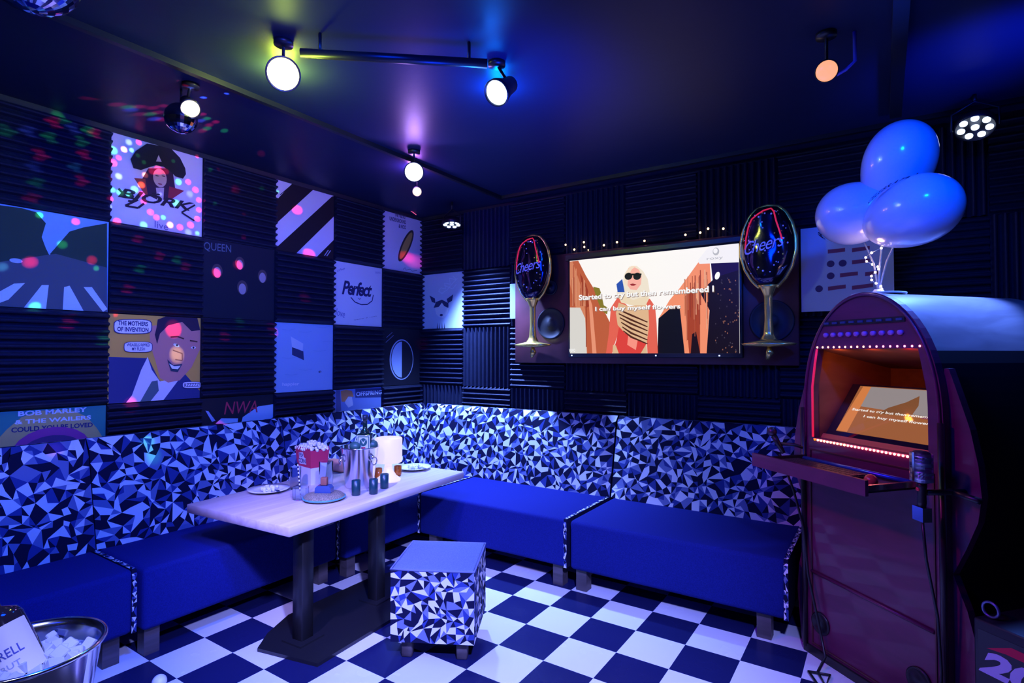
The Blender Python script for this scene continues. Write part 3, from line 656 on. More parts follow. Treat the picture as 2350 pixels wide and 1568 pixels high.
T((.04, .02, .10), (1670, 545), (1830, 540), (1830, 620), (1680, 680))
T((.03, .02, .02), (1600, 760), (1700, 650), (1830, 600), (1830, 1225), (1640, 1225), (1660, 900))
T((.95, .93, .95), (1590, 520), (1660, 410), (1830, 400), (1830, 542), (1600, 548))
scr.oval((1, 1, 1), *tvm((1708, 640))[0], .018, .030, rot=-.3)
R = random.Random(3)
for i in range(60):
    x = R.uniform(1690, 1825); y = R.uniform(650, 1215); scr.y += .0004; T((.35, .18, .12) if i % 2 else (.12, .10, .12), (x, y), (x+6, y), (x+6, y+10), (x, y+10))
scr.y -= .0006
for i in range(46):
    L_ = i < 23; x = R.uniform(545, 720) if L_ else R.uniform(1500, 1650); y0 = (560 + max(0, x-600)*1.3 if L_ else 560+(1650-x)*.6)+R.uniform(0, 120); y1 = min(1220, y0+R.uniform(150, 420)); wd = R.uniform(3, 9)
    if L_ and x < 700 and y1 > 870: y1 = 870
    if y1 > y0+20: scr.y += .0002; T(R.choice([(.42, .10, .05), (.88, .50, .34), (.70, .30, .18), (.55, .16, .09)]), (x, y0), (x+wd, y0), (x+wd, y1), (x, y1))
# figure
T((.92, .84, .72), (1040, 700), (1060, 620), (1100, 565), (1160, 560), (1210, 600), (1245, 660), (1260, 760), (1250, 850), (1100, 860), (1010, 820), (990, 760))
T((.06, .16, .55), (990, 700), (1040, 660), (1060, 760), (1000, 760))
T((.85, .22, .16), (1000, 800), (1080, 860), (1060, 1000), (1010, 1060), (970, 1160), (950, 1225), (895, 1225), (920, 1080), (940, 880))
T((.85, .22, .16), (1180, 850), (1260, 810), (1300, 870), (1310, 1000), (1318, 1225), (1240, 1225), (1230, 1000))
T((.80, .12, .10), (1010, 1030), (1230, 1090), (1235, 1225), (955, 1225), (990, 1120))
T((.98, .42, .34), (1090, 1080), (1170, 1100), (1150, 1200), (1080, 1160))
T((.82, .58, .38), (1010, 840), (1100, 870), (1230, 840), (1250, 880), (1255, 1010), (1235, 1150), (1150, 1110), (1060, 1070), (1000, 1010), (985, 920))
T((.90, .78, .60), (1000, 770), (1060, 790), (1130, 820), (1230, 790), (1255, 810), (1230, 860), (1130, 860), (1030, 840))
for y in (900, 935, 965, 1000, 1035, 1065): T((.16, .06, .03), (1000+(y-900)*.3, y-15), (1120, y+30), (1245, y+85), (1240, y+92), (1110, y+42), (1000+(y-900)*.3, y-6))
T((.80, .60, .40), (960, 1160), (985, 1165), (1010, 1225), (955, 1225)); T((.80, .60, .40), (1235, 1150), (1240, 1225), (1190, 1225))
T((.98, .55, .48), (1075, 640), (1095, 580), (1130, 562), (1180, 590), (1200, 640), (1195, 700), (1160, 745), (1110, 740), (1080, 700))
T((.95, .80, .66), (1060, 690), (1080, 600), (1120, 560), (1160, 560), (1120, 590), (1095, 640), (1085, 720))
T((.45, .06, .08), (1105, 700), (1130, 695), (1160, 702), (1140, 712), (1120, 712))
for cx_ in (1095, 1165): scr.oval((.005, .005, .01), *tvm((cx_, 640))[0], .034, .030)
T((.005, .005, .01), (1075, 620), (1200, 618), (1200, 632), (1075, 634))
def tvt(s_, bl, tr, br):
    (x0, z0), (x1, z1), (x2, z2) = tvm(bl, tr, br); scr.text(s_, (.35, .25, .22), x0+.004, x1+.004, z0-.005, z0+(z1-z2)-.005, slope=z2-z0, bold=.05); scr.text(s_, (1, 1, 1), x0, x1, z0, z0+(z1-z2), slope=z2-z0, bold=.025)
tvt('Started to cry but then remembered I', (638, 838), (1690, 715), (1690, 775))
tvt('I can buy myself flowers', (800, 915), (1480, 850), (1480, 895))
(x0, z0), (x1, z1) = tvm((1650, 530), (1745, 500)); scr.text('roxy', (.45, .45, .48), x0, x1, z0, z1)
scr.oval((.5, .5, .53), *tvm((1705, 460))[0], .024, .03); scr.oval((.96, .94, .95), *tvm((1702, 455))[0], .016, .02)
(x0, z0), (x1, z1) = tvm((535, 1215), (600, 1190)); scr.text('vevo', (1, 1, 1), x0, x1, z0, z1)
o = scr.mb.build('screen', tv, 'bright lit picture of a hooded figure in sunglasses with two lyric lines'); o.location = (SX0, -.0035, SZ0)
mb = MB(); M_led = mat('small_white_led', (.5, .6, 1), .3, emit=2)
for x in (.03, .80, 1.30): mb.box(x, x+.012, -.001, .002, .012, .022, M_led)
mb.build('indicator', tv)
lamp('AREA', (2.63, -.22, 2.1), (1, .55, .45), .3, (2.6, -3, 1.6), size=.8, name='television_light')
# fairy lights over the board
sl = thing('fairy_lights', 'string of warm fairy lights along the top of television board', 'string lights')
pts = [on(x, y, 1, -.085) for x, y in [(1285, 600), (1298, 562), (1318, 573), (1340, 556), (1341, 567), (1350, 574), (1386, 563), (1416, 556), (1479, 553), (1530, 548), (1573, 539), (1607, 534), (1625, 525), (1645, 528), (1660, 525), (1692, 545)]]
mb = MB(); mb.tube(pts, .002, mat('dark_green_wire', (.01, .03, .015), .6), 5); mb.build('wire', sl)
M_warm = mat('warm_bulb', (1, .6, .25), .3, emit=14, ecol=(1, .55, .2))
for i, q in enumerate(pts):
    if i in (0, 9, 13, 15): continue
    MB().ball(q, .0085 if i != 5 else .005, M_warm, 8).build('bulb', sl)
# ------------------------------------------------------------------ foil balloons shaped like wine glasses
M_gdark = mat('dark_iridescent_foil', (.06, .05, .09), .10, metal=.9, noise=.5, nscale=9)
def foil(label, loc, rz, Hh):
    t = thing('foil_balloon', label, 'foil balloon', loc, rz, 'wine glass foil balloons beside the television')
    def half(z):          # half width of outline by height 0..1
        K = [(0, .04), (.012, .17), (.025, .19), (.05, .06), (.09, .035), (.2, .026), (.36, .028), (.42, .055), (.48, .11), (.56, .155), (.66, .182), (.76, .182), (.86, .16), (.94, .12), (.985, .075), (1, .02)]
        for (a, b), (c_, d) in zip(K, K[1:]):
            if z <= c_: return b+(d-b)*(z-a)/(c_-a)
        return .02
    n = 40; m_ = 24
    zs = sorted(set([i/64 for i in range(65)]+[.012, .025, .05]))
    def sect(mb, zs, mt, ky):
        vs = []
        for z in zs:
            h = half(z)*Hh*1.0; th = min(h, .11*Hh)*ky
            for k in range(m_):
                a = 2*math.pi*k/m_; ca, sa = math.cos(a), math.sin(a)
                vs.append((h*math.copysign(abs(ca)**.8, ca), th*math.copysign(abs(sa)**1.1, sa)*(1+.04*math.sin(7*a+z*30)), z*Hh))
        F = [(i*m_+k, i*m_+(k+1) % m_, (i+1)*m_+(k+1) % m_, (i+1)*m_+k) for i in range(len(zs)-1) for k in range(m_)]
        F += [list(range(m_)), [(len(zs)-1)*m_+k for k in range(m_)]]
        mb.add(vs, F, mt, True)
    mbb = MB(); sect(mbb, [z for z in zs if z >= .43], M_gdark, .75)
    mb = MB(); sect(mb, [z for z in zs if z <= .45], M_gold, .8); mb.build('stem', t)
    mb = MB(); side = [(-half(z)*Hh*1.01, 0, z*Hh) for z in zs if z >= .42]; oth = [(half(z)*Hh*1.01, 0, z*Hh) for z in zs if z >= .42][::-1]
    mb.tube(side+[(0, 0, Hh*1.004)]+oth, .014, M_gold, 6); mb.build('seam', t)
    fy = lambda x, z: -min(half(z/Hh)*Hh, .11*Hh)*.75*math.sqrt(max(.05, 1-(x/(half(z/Hh)*Hh))**2))-.006
    M_rl = mat('red_glow_print', (.9, .03, .08), .4, emit=.5, ecol=(1, .02, .06))  # printed line, with emission added so it glows
    ln = [(-.135, .70), (-.128, .78), (-.11, .86), (-.085, .91), (-.04, .935), (.0, .955), (.045, .965), (.065, .94), (.08, .87), (.10, .80), (.115, .74)]
    mb = MB(); mb.tube([(x*Hh, fy(x*Hh, z*Hh), z*Hh) for x, z in ln], .0055, M_rl, 6); mb.build('rim_line', t)
    vs, fs = text_geo('Cheers', shear=.35, bold=.0, spacing=.9); mt = mat('lilac_glow_print', (.3, .35, .9), .4, emit=.12, ecol=(.3, .35, 1))  # print for lettering and bubbles, with a faint added glow
    mb = MB(); mb.add([((-.14+.27*a)*Hh, fy((-.14+.27*a)*Hh, (.655+.09*b+.04*a)*Hh)-.002, (.655+.09*b+.04*a)*Hh) for a, b in vs], fs, mt); mb.build('lettering', t)
    R = random.Random(5); mb = mbb
    for i in range(46):
        z = R.uniform(.52, .95); x = R.uniform(-.8, .8)*half(z); mb.ball((x*Hh, fy(x*Hh, z*Hh)+.003, z*Hh), R.uniform(.004, .008), mt if i % 3 else M_gold, 6, (1, .4, 1))
    mb.build('bowl', t)
    mb = MB(); mb.tube([(0, 0, .005), (.01, -.005, -.04), (-.012, 0, -.09)], [.012, .03, .012], M_gold, 7); mb.build('tail', t)
    return t
foil('narrow-turned gold wine glass foil balloon left of the television', (1.572, -.215, 1.745), rad(-2), 1.03)
foil('gold wine glass foil balloon lettered Cheers right of the television', (3.572, -.225, 1.735), rad(-8), 1.02)
# ------------------------------------------------------------------ jukebox karaoke cabinet
JW = .787; JP = V((3.886, -.971, 0)); jr = math.atan2(-.644, .765)
J = thing('karaoke_jukebox', 'red-brown arch-topped jukebox cabinet with a slanted screen and side curves', 'jukebox', JP, jr)
def jl(x, y, v=0.0):       # pixel -> local (u, z) at depth v
    w_ = V((math.cos(jr), math.sin(jr), 0)); n_ = V((-math.sin(jr), math.cos(jr), 0)); d = ray(x, y); O = JP+n_*v; q = CP+d*((O-CP).dot(n_)/d.dot(n_)); return (q-JP).dot(w_), q.z
cx = JW/2
def arch(h, z0, zs, ztop, n=30):   # half width, bottom, springing, top
    pts = [(cx-h, z0)]+[(cx-h, z0+(zs-z0)*i/3) for i in (1, 2)]
    for i in range(n+1):
        a = math.pi-math.pi*i/n; pts.append((cx+h*math.cos(a), zs+(ztop-zs)*math.sin(a)**.9))
    pts += [(cx+h, z0+(zs-z0)*i/3) for i in (2, 1)]+[(cx+h, z0)]
    return pts
AO = arch(JW/2, 1.19, 1.36, 2.0)
AI = []
for (x, z) in AO:         # matching inner opening
    zz = max(1.215, min(1.712, z)); hh = .325 if zz < 1.5 else .325-.04*(zz-1.5)/.21
    AI.append((max(cx-hh, min(cx+hh, x if z > 1.72 else cx+math.copysign(hh, x-cx))), zz))
mb = MB(); n = len(AO)
vs = [(x, -.02, z) for x, z in AO]+[(x, -.02, z) for x, z in AI]+[(x, .02, z) for x, z in AO]+[(x, .02, z) for x, z in AI]
F = []
for i in range(n):
    j = (i+1) % n; F += [(i, j, n+j, n+i), (2*n+i, 3*n+i, 3*n+j, 2*n+j), (i, 2*n+i, 2*n+j, j), (n+i, n+j, 3*n+j, 3*n+i)]
mb.add(vs, F, M_redwood)
mb.box(0, JW, -.02, .02, .04, 1.19, M_redwood); mb.build('front_panel', J)
O_ = arch(JW/2-.004, .04, 1.36, 1.996); I_ = [(cx+(x-cx)*.95, z if z < 1.2 else 1.2+(z-1.2)*.97) for x, z in O_]
mb = MB(); k = len(O_); M_wtop = wood('pale_plywood', (.24, .19, .18), (.34, .27, .25), scale=(9, 2, 9), rough=.4)
DP = .98
vs = [(x, .02, z) for x, z in O_]+[(x, DP, z) for x, z in O_]
up_ = [i for i in range(k-1) if min(vs[i][2], vs[i+1][2]) > 1.66]; M_side = mat('black_side_panel', (.012, .010, .012), .6)
mb.add(vs, [(i, i+1, k+i+1, k+i) for i in up_], M_wtop, True); mb.add(vs, [(i, i+1, k+i+1, k+i) for i in range(k-1) if i not in up_], M_side, False)
mb.add([(x, DP, z) for x, z in O_], [list(range(k))], M_black); mb.build('cabinet_shell', J)
# figure-eight side board
prof = [(.47, 0), (.485, .15), (.50, .30), (.485, .45), (.45, .58), (.394, .715), (.45, .84), (.50, .97), (.516, 1.08), (.505, 1.21), (.475, 1.36), (.43, 1.50), (.39, 1.62)]
out = [(cx-a, b) for a, b in prof]+[(cx+a, b) for a, b in prof[::-1]]
inn = [(cx-.37, b) for a, b in prof]+[(cx+.37, b) for a, b in prof[::-1]]
for s_ in (-1, 1):
    mb = MB(); q = [(cx+s_*a, b) for a, b in prof]+[(cx+s_*.37, 1.62), (cx+s_*.37, 0)]
    m2 = len(prof)
    for i in range(m2-1):
        a, b = prof[i], prof[i+1]
        mb.prism([(cx+s_*.37, a[1]), (cx+s_*a[0], a[1]), (cx+s_*b[0], b[1]), (cx+s_*.37, b[1])], .022, .06, M_redwood, 'y')
    mb.build('curved_side_board', J)
# trims
M_tube = mat('dark_trim', (.02, .012, .02), .3)
for s_ in (-1, 1): MB().tube([(cx+s_*(JW/2-.004), -.03, .03), (cx+s_*(JW/2-.004), -.03, 1.38)], .014, M_tube, 10).build('edge_rail', J)
mb = MB(); mb.tube([(x, -.024, z) for x, z in [(cx+(a-cx)*.965, 1.19+(b-1.19)*.985) for a, b in AO]], .008, M_redwood, 6); mb.build('arch_bead', J)
mb = MB(); mb.tube([(.05, -.026, .465), (.736, -.026, .445)], .009, M_redwood, 8); mb.build('lower_trim', J)
mb = MB(); mb.ring([(.045, .06), (.745, .06), (.745, 1.15), (.045, 1.15)], [(.052, .067), (.738, .067), (.738, 1.143), (.052, 1.143)], -.026, -.02, M_darkred); mb.build('panel_bead', J)
for u, z in ((.105, .195), (.66, .19)):
    mb = MB(); mb.lathe([(.06, 0), (.06, .008), (.05, .012), (.045, .004), (0, .002)], M_black, (u, -.02, z), 28, ax=(0, -1, 0)); mb.build('speaker_port', J)
MB().box(-.005, JW+.005, -.035, .08, 0, .045, M_black).build('plinth', J)
# inside cavity
M_in = wood('cavity_wood', (.20, .06, .03), (.30, .11, .05), scale=(8, 2, 8), rough=.5)
mb = MB(); a0, a1 = .07, .717
mb.add([(a0, .02, 1.712), (a1, .02, 1.712), (a1, .55, 1.60), (a0, .55, 1.60)], [(0, 1, 2, 3)], M_in)
mb.add([(a0, .02, 1.20), (a0, .02, 1.712), (a0, .55, 1.60), (a0, .55, 1.20)], [(0, 1, 2, 3)], M_in)
mb.add([(a1, .02, 1.20), (a1, .02, 1.712), (a1, .55, 1.60), (a1, .55, 1.20)], [(0, 1, 2, 3)], M_in)
mb.add([(a0, .55, 1.20), (a1, .55, 1.20), (a1, .55, 1.60), (a0, .55, 1.60)], [(0, 1, 2, 3)], M_in)
mb.add([(a0, .0, 1.205), (a1, .0, 1.205), (a1, .55, 1.205), (a0, .55, 1.205)], [(0, 1, 2, 3)], M_in); mb.build('cavity', J)
# slanted monitor
mon = MB(); y0_, z0_, y1_, z1_ = .05, 1.222, .26, jl(1968, 882, .26)[1]
M_scrg = mat('glossy_screen', (.012, .010, .012), .05, coat=1)
d = V((0, y1_-y0_, z1_-z0_)); ln_ = d.length; dn = d.normalized(); nn = V((0, -dn.z, dn.y))
def sp(u, t, off=0): p_ = V((0, y0_, z0_))+dn*(t*ln_)+nn*off; return V((u, p_.y, p_.z))
mon.add([sp(.075, 0, .0), sp(.712, 0, .0), sp(.712, 1, .0), sp(.075, 1, .0), sp(.075, 0, -.03), sp(.712, 0, -.03), sp(.712, 1, -.03), sp(.075, 1, -.03)], [(0, 1, 2, 3), (4, 7, 6, 5), (0, 4, 5, 1), (1, 5, 6, 2), (2, 6, 7, 3), (3, 7, 4, 0)], M_scrg)
mo = mon.build('monitor', J)
pic = MB(); PCM = lambda c_, s_=.5: mat('dim_pic_and_glare_%d_%d_%d' % tuple(int(k_*255) for k_ in c_), (.01, .01, .01), .06, emit=s_, ecol=c_)
pic.add([sp(.13, .12, .001), sp(.70, .12, .001), sp(.70, .97, .001), sp(.13, .97, .001)], [(0, 1, 2, 3)], PCM((.40, .13, .04), .8))  # orange emission raised to imitate the LED reflection on the glass
pic.add([sp(.20, .60, .0015), sp(.70, .52, .0015), sp(.70, .96, .0015), sp(.20, .96, .0015)], [(0, 1, 2, 3)], PCM((.55, .48, .48)))
pic.add([sp(.13, .13, .0015), sp(.20, .13, .0015), sp(.20, .96, .0015), sp(.15, .96, .0015)], [(0, 1, 2, 3)], PCM((.7, .22, .06), .9))  # bright orange strip: LED reflection painted in as glow
pic.add([sp(a, b, .002) for a, b in ((.32, .50), (.36, .62), (.44, .74), (.49, .86), (.51, .70), (.50, .52))], [range(6)], PCM((.40, .15, .05)))
pic.add([sp(a, b, .002) for a, b in ((.55, .50), (.70, .76), (.70, .50))], [range(3)], PCM((.40, .07, .14)))
for s_, a, b, z in (('Started to cry but then remembered I', .16, .68, .50), ('I can buy myself flowers', .25, .62, .40)):
    vs, fs = text_geo(s_, bold=.02); pic.add([sp(a+(b-a)*p_[0], z+.055*p_[1], .003) for p_ in vs], fs, PCM((.9, .85, .8), 1.0))
pic.build('monitor_picture_and_glare', mo)
mb = MB(); mb.add([sp(.07, -.06, .012), sp(.717, -.06, .012), sp(.717, .03, .012), sp(.07, .03, .012)], [(0, 1, 2, 3)], wood('orange_ledge', (.45, .18, .06), (.55, .24, .08))); mb.build('monitor_ledge', J)
# led strips
def led(name, a, b, nled, c0, c1, s=9):
    mb = MB(); a, b = V(a), V(b)
    for i in range(nled):
        t_ = (i+.5)/nled; cc = tuple(c0[k_]+(c1[k_]-c0[k_])*t_ for k_ in range(3)); cc = tuple(round(k_*6)/6 for k_ in cc)
        mb.ball(a+(b-a)*t_, .0065, mat('led_%d_%d_%d' % tuple(int(k_*100) for k_ in cc), cc, .3, emit=s, ecol=cc), 6)
    mb.tube([a+V((0, .004, .004)), b+V((0, .004, .004))], .003, mat('led_tape', (.7, .3, .3), .5, emit=.8, ecol=(1, .15, .15)), 5)
    mb.build(name, J)
led('led_strip', (.085, -.018, 1.722), (.705, -.018, 1.722), 17, (1, .45, .12), (1, .08, .35), 10)
led('led_strip', (.07, -.024, 1.205), (.72, -.024, 1.205), 30, (1, .35, .08), (1, .04, .20), .9)
MRL = mat('red_edge_glow', (.8, .02, .08), .4, emit=.55, ecol=(1, .02, .10))
mb = MB(); mb.tube([(cx-.325, -.024, 1.22), (cx-.325, -.024, 1.50), (cx-.305, -.024, 1.63), (cx-.29, -.024, 1.71)], .006, MRL, 6); mb.build('lit_edge', J)
jm = Matrix.Translation(JP) @ Matrix.Rotation(jr, 4, 'Z')
for u, c_, e_ in ((.2, (1, .28, .04), 1.6), (.4, (1, .18, .05), 1.6), (.6, (1, .02, .16), 1.6)): lamp('SPOT', jm @ V((u, -.005, 1.705)), c_, e_*.6, jm @ V((u, .40, 1.45)), 150, .6, .02, 'jukebox_cavity_light')
# knob rows
mb = MB(); mb.box(.15, .62, -.026, -.02, 1.838, 1.865, M_black); mb.build('button_panel', J)
for i in range(10):
    u = .17+.43*i/9
    MB().lathe([(.013, 0), (.012, .016), (0, .017)], mat('violet_knob', (.35, .15, .55), .3), (u, -.02, 1.788), 14, ax=(0, -1, 0)).build('knob', J)
for i in range(9):
    u = .175+.42*i/8; MB().box(u-.015, u+.015, -.031, -.026, 1.846, 1.857, mat('dark_blue_button', (.03, .06, .16), .3)).build('button', J)
# keyboard drawer
dr = MB(); dr.box(.01, .70, -.36, -.02, 1.075, 1.085, M_blackplastic); dr.box(.0, .71, -.378, -.36, 1.065, 1.135, M_redwood); dr.box(.69, .705, -.36, -.02, 1.085, 1.11, M_steel); dr.box(.005, .02, -.36, -.02, 1.085, 1.11, M_blackplastic)
dro = dr.build('keyboard_drawer', J)
kb = MB(); kb.box(.06, .52, -.30, -.12, 1.085, 1.10, M_blackplastic)
for i in range(15):
    for j in range(5): kb.box(.068+i*.0298, .068+i*.0298+.025, -.292+j*.034, -.292+j*.034+.028, 1.10, 1.106, mat('key_cap', (.05, .045, .05), .4))
kb.build('keyboard', dro)
MB().ball((.60, -.22, 1.10), .03, mat('red_trackball', (.6, .08, .06), .15, coat=.5), 16).build('trackball', dro)
MB().tube([(.05, -.07, 1.10), (.69, -.07, 1.10)], .012, mat('blue_rail', (.05, .15, .6), .25, metal=.6), 8).build('drawer_rail', dro)
# vintage microphone on its bracket, right; dark microphone, left
mc = thing('vintage_microphone', 'chrome ribbed vintage microphone clipped to the right of the jukebox', 'microphone', jm @ V((.80, -.17, 1.0)), jr-.25)
mb = MB(); mb.rbox(-.036, .036, -.03, .03, .13, .27, mat('dark_grille', (.05, .05, .09), .5, metal=.6), .022, 4); mb.build('head', mc)
for i in range(8):
    MB().rbox(-.039, .039, -.033, .033, .150+i*.013, .156+i*.013, mat('chrome_rib', (.75, .78, .95), .38, metal=1), .018, 2).build('grille_bar', mc)
MB().box(-.006, .006, -.036, -.03, .14, .262, M_steel).build('centre_bar', mc)
MB().lathe([(.014, .02), (.018, .05), (.016, .10), (.02, .115), (.02, .135)], M_black, n=16).build('stem', mc)
MB().ball((0, -.015, .105), .010, mat('red_badge', (.7, .05, .05), .3), 8).build('red_switch', mc)
MB().box(-.03, .03, -.02, .02, -.03, .03, M_steel).build('base', mc)
mb = MB(); mb.tube([(0, .02, .09), (.0, .19, .09)], .013, M_black, 8); mb.tube([(-.02, .14, .09), (.13, .14, .085)], .014, M_black, 8); mb.build('bracket', mc)
mb = MB(); pth = [(.80, -.17, .98), (.80, -.15, .8), (.80, -.09, .55), (.79, -.06, .3), (.79, -.08, .06), (.70, -.16, .012), (.5, -.12, .012), (.45, -.2, .012)]
mb.tube([jm @ V(p_) for p_ in pth], .006, M_black, 6); tag(mb.build('microphone_cable'), 'black cable hanging down the right rail of the jukebox', 'cable')
mk = thing('stage_microphone', 'small dark microphone clipped to the left edge of the jukebox', 'microphone', jm @ V((-.09, -.12, 1.16)), jr)
mb = MB(); mb.lathe([(.012, -.06), (.016, .02), (.018, .05)], M_black, n=14, ax=(-.6, -.2, 1)); mb.build('handle', mk)
MB().ball((-.036, -.012, .066), .028, mat('dark_mesh', (.08, .06, .09), .4, metal=.8), 14).build('head', mk)
MB().tube([(0, 0, 0), (.05, .06, 0), (.10, .085, -.01)], .01, M_black, 8).build('clip', mk)
pth = [(-.09, -.11, 1.10), (-.03, -.07, .9), (.02, -.05, .7), (.06, -.06, .45), (.12, -.05, .2), (.17, -.06, .05), (.22, -.16, .012), (.33, -.22, .012), (.26, -.12, .012), (.2, -.2, .012), (.42, -.3, .012), (.6, -.2, .012)]
mb = MB(); mb.tube([jm @ V(p_) for p_ in pth], .0075, M_black, 6); tag(mb.build('microphone_cable'), 'black cable looping down the left front of the jukebox onto floor', 'cable')
# ------------------------------------------------------------------ balloon bunch on the jukebox
bs = thing('balloon_stand', 'clear balloon stand wrapped in warm fairy lights on top of jukebox', 'balloon stand', jm @ V((.33, .16, 1.998)), jr)
M_cl = mat('clear_acrylic', (.8, .88, 1), .1, trans=.6)
MB().lathe([(0, 0), (.125, 0), (.125, .008), (.03, .014), (.02, .03), (0, .03)], M_white, n=36).build('base', bs)
R = random.Random(8); ends = [(-.10, 0, .34), (.13, .02, .35), (.02, .02, .55), (.03, 0, .30)]
for e in ends: MB().tube([(0, 0, .02), (e[0]*.25, e[1], e[2]*.5), e], .0045, M_cl, 6).build('rod', bs)
wp = []
for i in range(34):
    t_ = i/33; a = t_*16; wp.append((.028*math.cos(a)+(.055*math.sin(t_*9))*t_, .028*math.sin(a)-.02, .02+t_*.29))
MB().tube(wp, .0015, mat('silver_wire', (.6, .6, .6), .3, metal=1), 4).build('wire', bs)
M_wb = mat('warm_white_bulb', (1, .8, .6), .3, emit=9, ecol=(1, .72, .5))
for i in range(1, 34, 2): MB().ball(wp[i], .0065, M_wb, 6).build('bulb', bs)
lamp('POINT', jm @ V((.33, .06, 2.18)), (1, .6, .45), .5, size=.03, name='fairy_glow')
M_bal = mat('pearl_latex', (.52, .56, .86), .22, coat=.5, trans=0); M_bal.node_tree.nodes['Principled BSDF'].inputs['Subsurface Weight'].default_value = .25; M_bal.node_tree.nodes['Principled BSDF'].inputs['Subsurface Radius'].default_value = (.1, .1, .2)
def balloon(c_, ax, r, ln_, label):
    t = thing('latex_balloon', label, 'balloon', c_, 0, 'three pale balloons on the jukebox'); ax = V(ax).normalized()
    pr = []
    for i in range(25):
        a = math.pi*i/24; z = -math.cos(a); rr_ = math.sin(a)*r*(1+.10*z); pr.append((max(rr_, 1e-5), z*ln_*(1.0 if z > 0 else 1.08)))
    MB().lathe(pr, M_bal, n=40, ax=ax, caps=False).build('balloon_skin', t)
    MB().lathe([(.006, -ln_*1.14), (.012, -ln_*1.12), (.006, -ln_*1.08), (.008, -ln_*1.05)], M_bal, n=12, ax=ax).build('knot', t)
    return t, ax
uw = V((math.cos(jr), math.sin(jr), 0))
def bp_(x, y, v=.16):
    u, z = jl(x, y, v); return jm @ V((u, v, z))
b1, a1_ = balloon(bp_(2060, 380, .20), uw*.35+V((0, 0, 1)), .165, .225, 'upper deep blue-lit balloon, topmost of the three over the jukebox')
b2, a2_ = balloon(bp_(1962, 490, .12), uw*-1+V((0, 0, .12)), .168, .205, 'left balloon of the three, palest, with dark printed lettering at its end')
b3, a3_ = balloon(bp_(2092, 488, .12), uw*1+V((0, 0, .18)), .168, .225, 'right balloon of the three with dark lettering across its top')
for (bt, s_, ox, oz, sc_, sl_) in ((b3, 'CELEBRATE', -.10, .05, .16, .10), (b2, 'PARTY', -.20, -.09, .08, -.05)):
    vs, fs = text_geo(s_, bold=.03); mb = MB(); q = []
    for a, b in vs:
        x = ox+sc_*a; z = oz+.028*b+sl_*a; e = 1-(x/.22)**2-(z/.175)**2; q.append(uw*x+V((0, 0, z))-V((-math.sin(jr), math.cos(jr), 0))*(.190*math.sqrt(max(e, .02))+.003))
    mb.add(q, fs, pc((.02, .02, .08))); mb.build('printed_lettering', bt)
# ------------------------------------------------------------------ black case with the number at lower right
cs_ = thing('equipment_case', 'black equipment case lettered 20 with a red stripe, right of jukebox', 'case', jm @ V((.915, -.05, 0)), jr)
MB().rbox(0, .55, 0, .38, 0, .60, mat('black_case', (.012, .013, .02), .4), .01, 2).build('body', cs_)
f = Flat(.50, .34, .001, mat('black_label', (.012, .013, .02), .4)); 
f.text('200', (.55, .58, .8), .0, .32, .17, .27, slope=0, shear=.25, bold=.05)
f.poly((.6, .03, .08), [(.03, .275), (.10, .285), (.50, .285), (.50, .315), (.12, .32)]); f.poly((.6, .03, .08), [(.20, .09), (.50, .09), (.50, .115), (.24, .115)])
o = f.mb.build('label_panel', cs_, 'red stripes above and below pale numerals'); o.location = (.02, -.0015, .22)
MB().tube([(.035+.03*math.cos(a), .05, .635+.03*math.sin(a)) for a in [2*math.pi*i/20 for i in range(20)]], .006, mat('blue_grey_ring', (.15, .18, .35), .3, metal=.7), closed=True).build('ring_handle', cs_)
# ------------------------------------------------------------------ foreground champagne bucket
bc = V((2.60, -4.132, 1.0)); fb = thing('champagne_bucket', 'polished steel ice bucket in the bottom left foreground', 'bucket', bc-V((0, 0, .23)))
MB().lathe([(0, 0), (.10, 0), (.107, .006), (.142, .222), (.150, .228), (.153, .233), (.150, .238), (.141, .234), (.137, .222), (.100, .012), (0, .01)], M_steel, n=64).build('pail', fb)
R = random.Random(12); mb = MB(); M_ic = mat('clear_ice', (.8, .88, 1), .06, trans=.4)
for i in range(95):
    a = R.uniform(0, 6.28); r = .120*math.sqrt(R.random()); c_ = V((r*math.cos(a), r*math.sin(a), -.045+R.uniform(-.012, .022))); st_ = len(mb.v); e = R.uniform(.009, .016)
    mb.rbox(-e, e, -e, e, -e, e, M_ic, .0025, 1); mb.sm = [False]*len(mb.sm); mb.xf(Matrix.Translation(c_) @ Matrix.Rotation(R.uniform(0, 3), 4, V((R.random(), R.random(), R.random()+.1)).normalized()), st_)
o = mb.build('ice_cubes'); o.location = bc; tag(o, 'clear ice cubes filling the foreground steel bucket', 'ice', kind='stuff')
bb_ = MB().lathe([(0, -.01), (.118, -.01), (.128, -.05), (0, -.055)], mat('ice_bed', (.55, .7, .95), .15, noise=.4, nscale=60, bump=.8, bscale=90), n=40).build('ice_bed'); bb_.location = bc-V((0, 0, .03)); tag(bb_, 'crushed ice under the cubes in the foreground bucket', 'ice', kind='stuff')
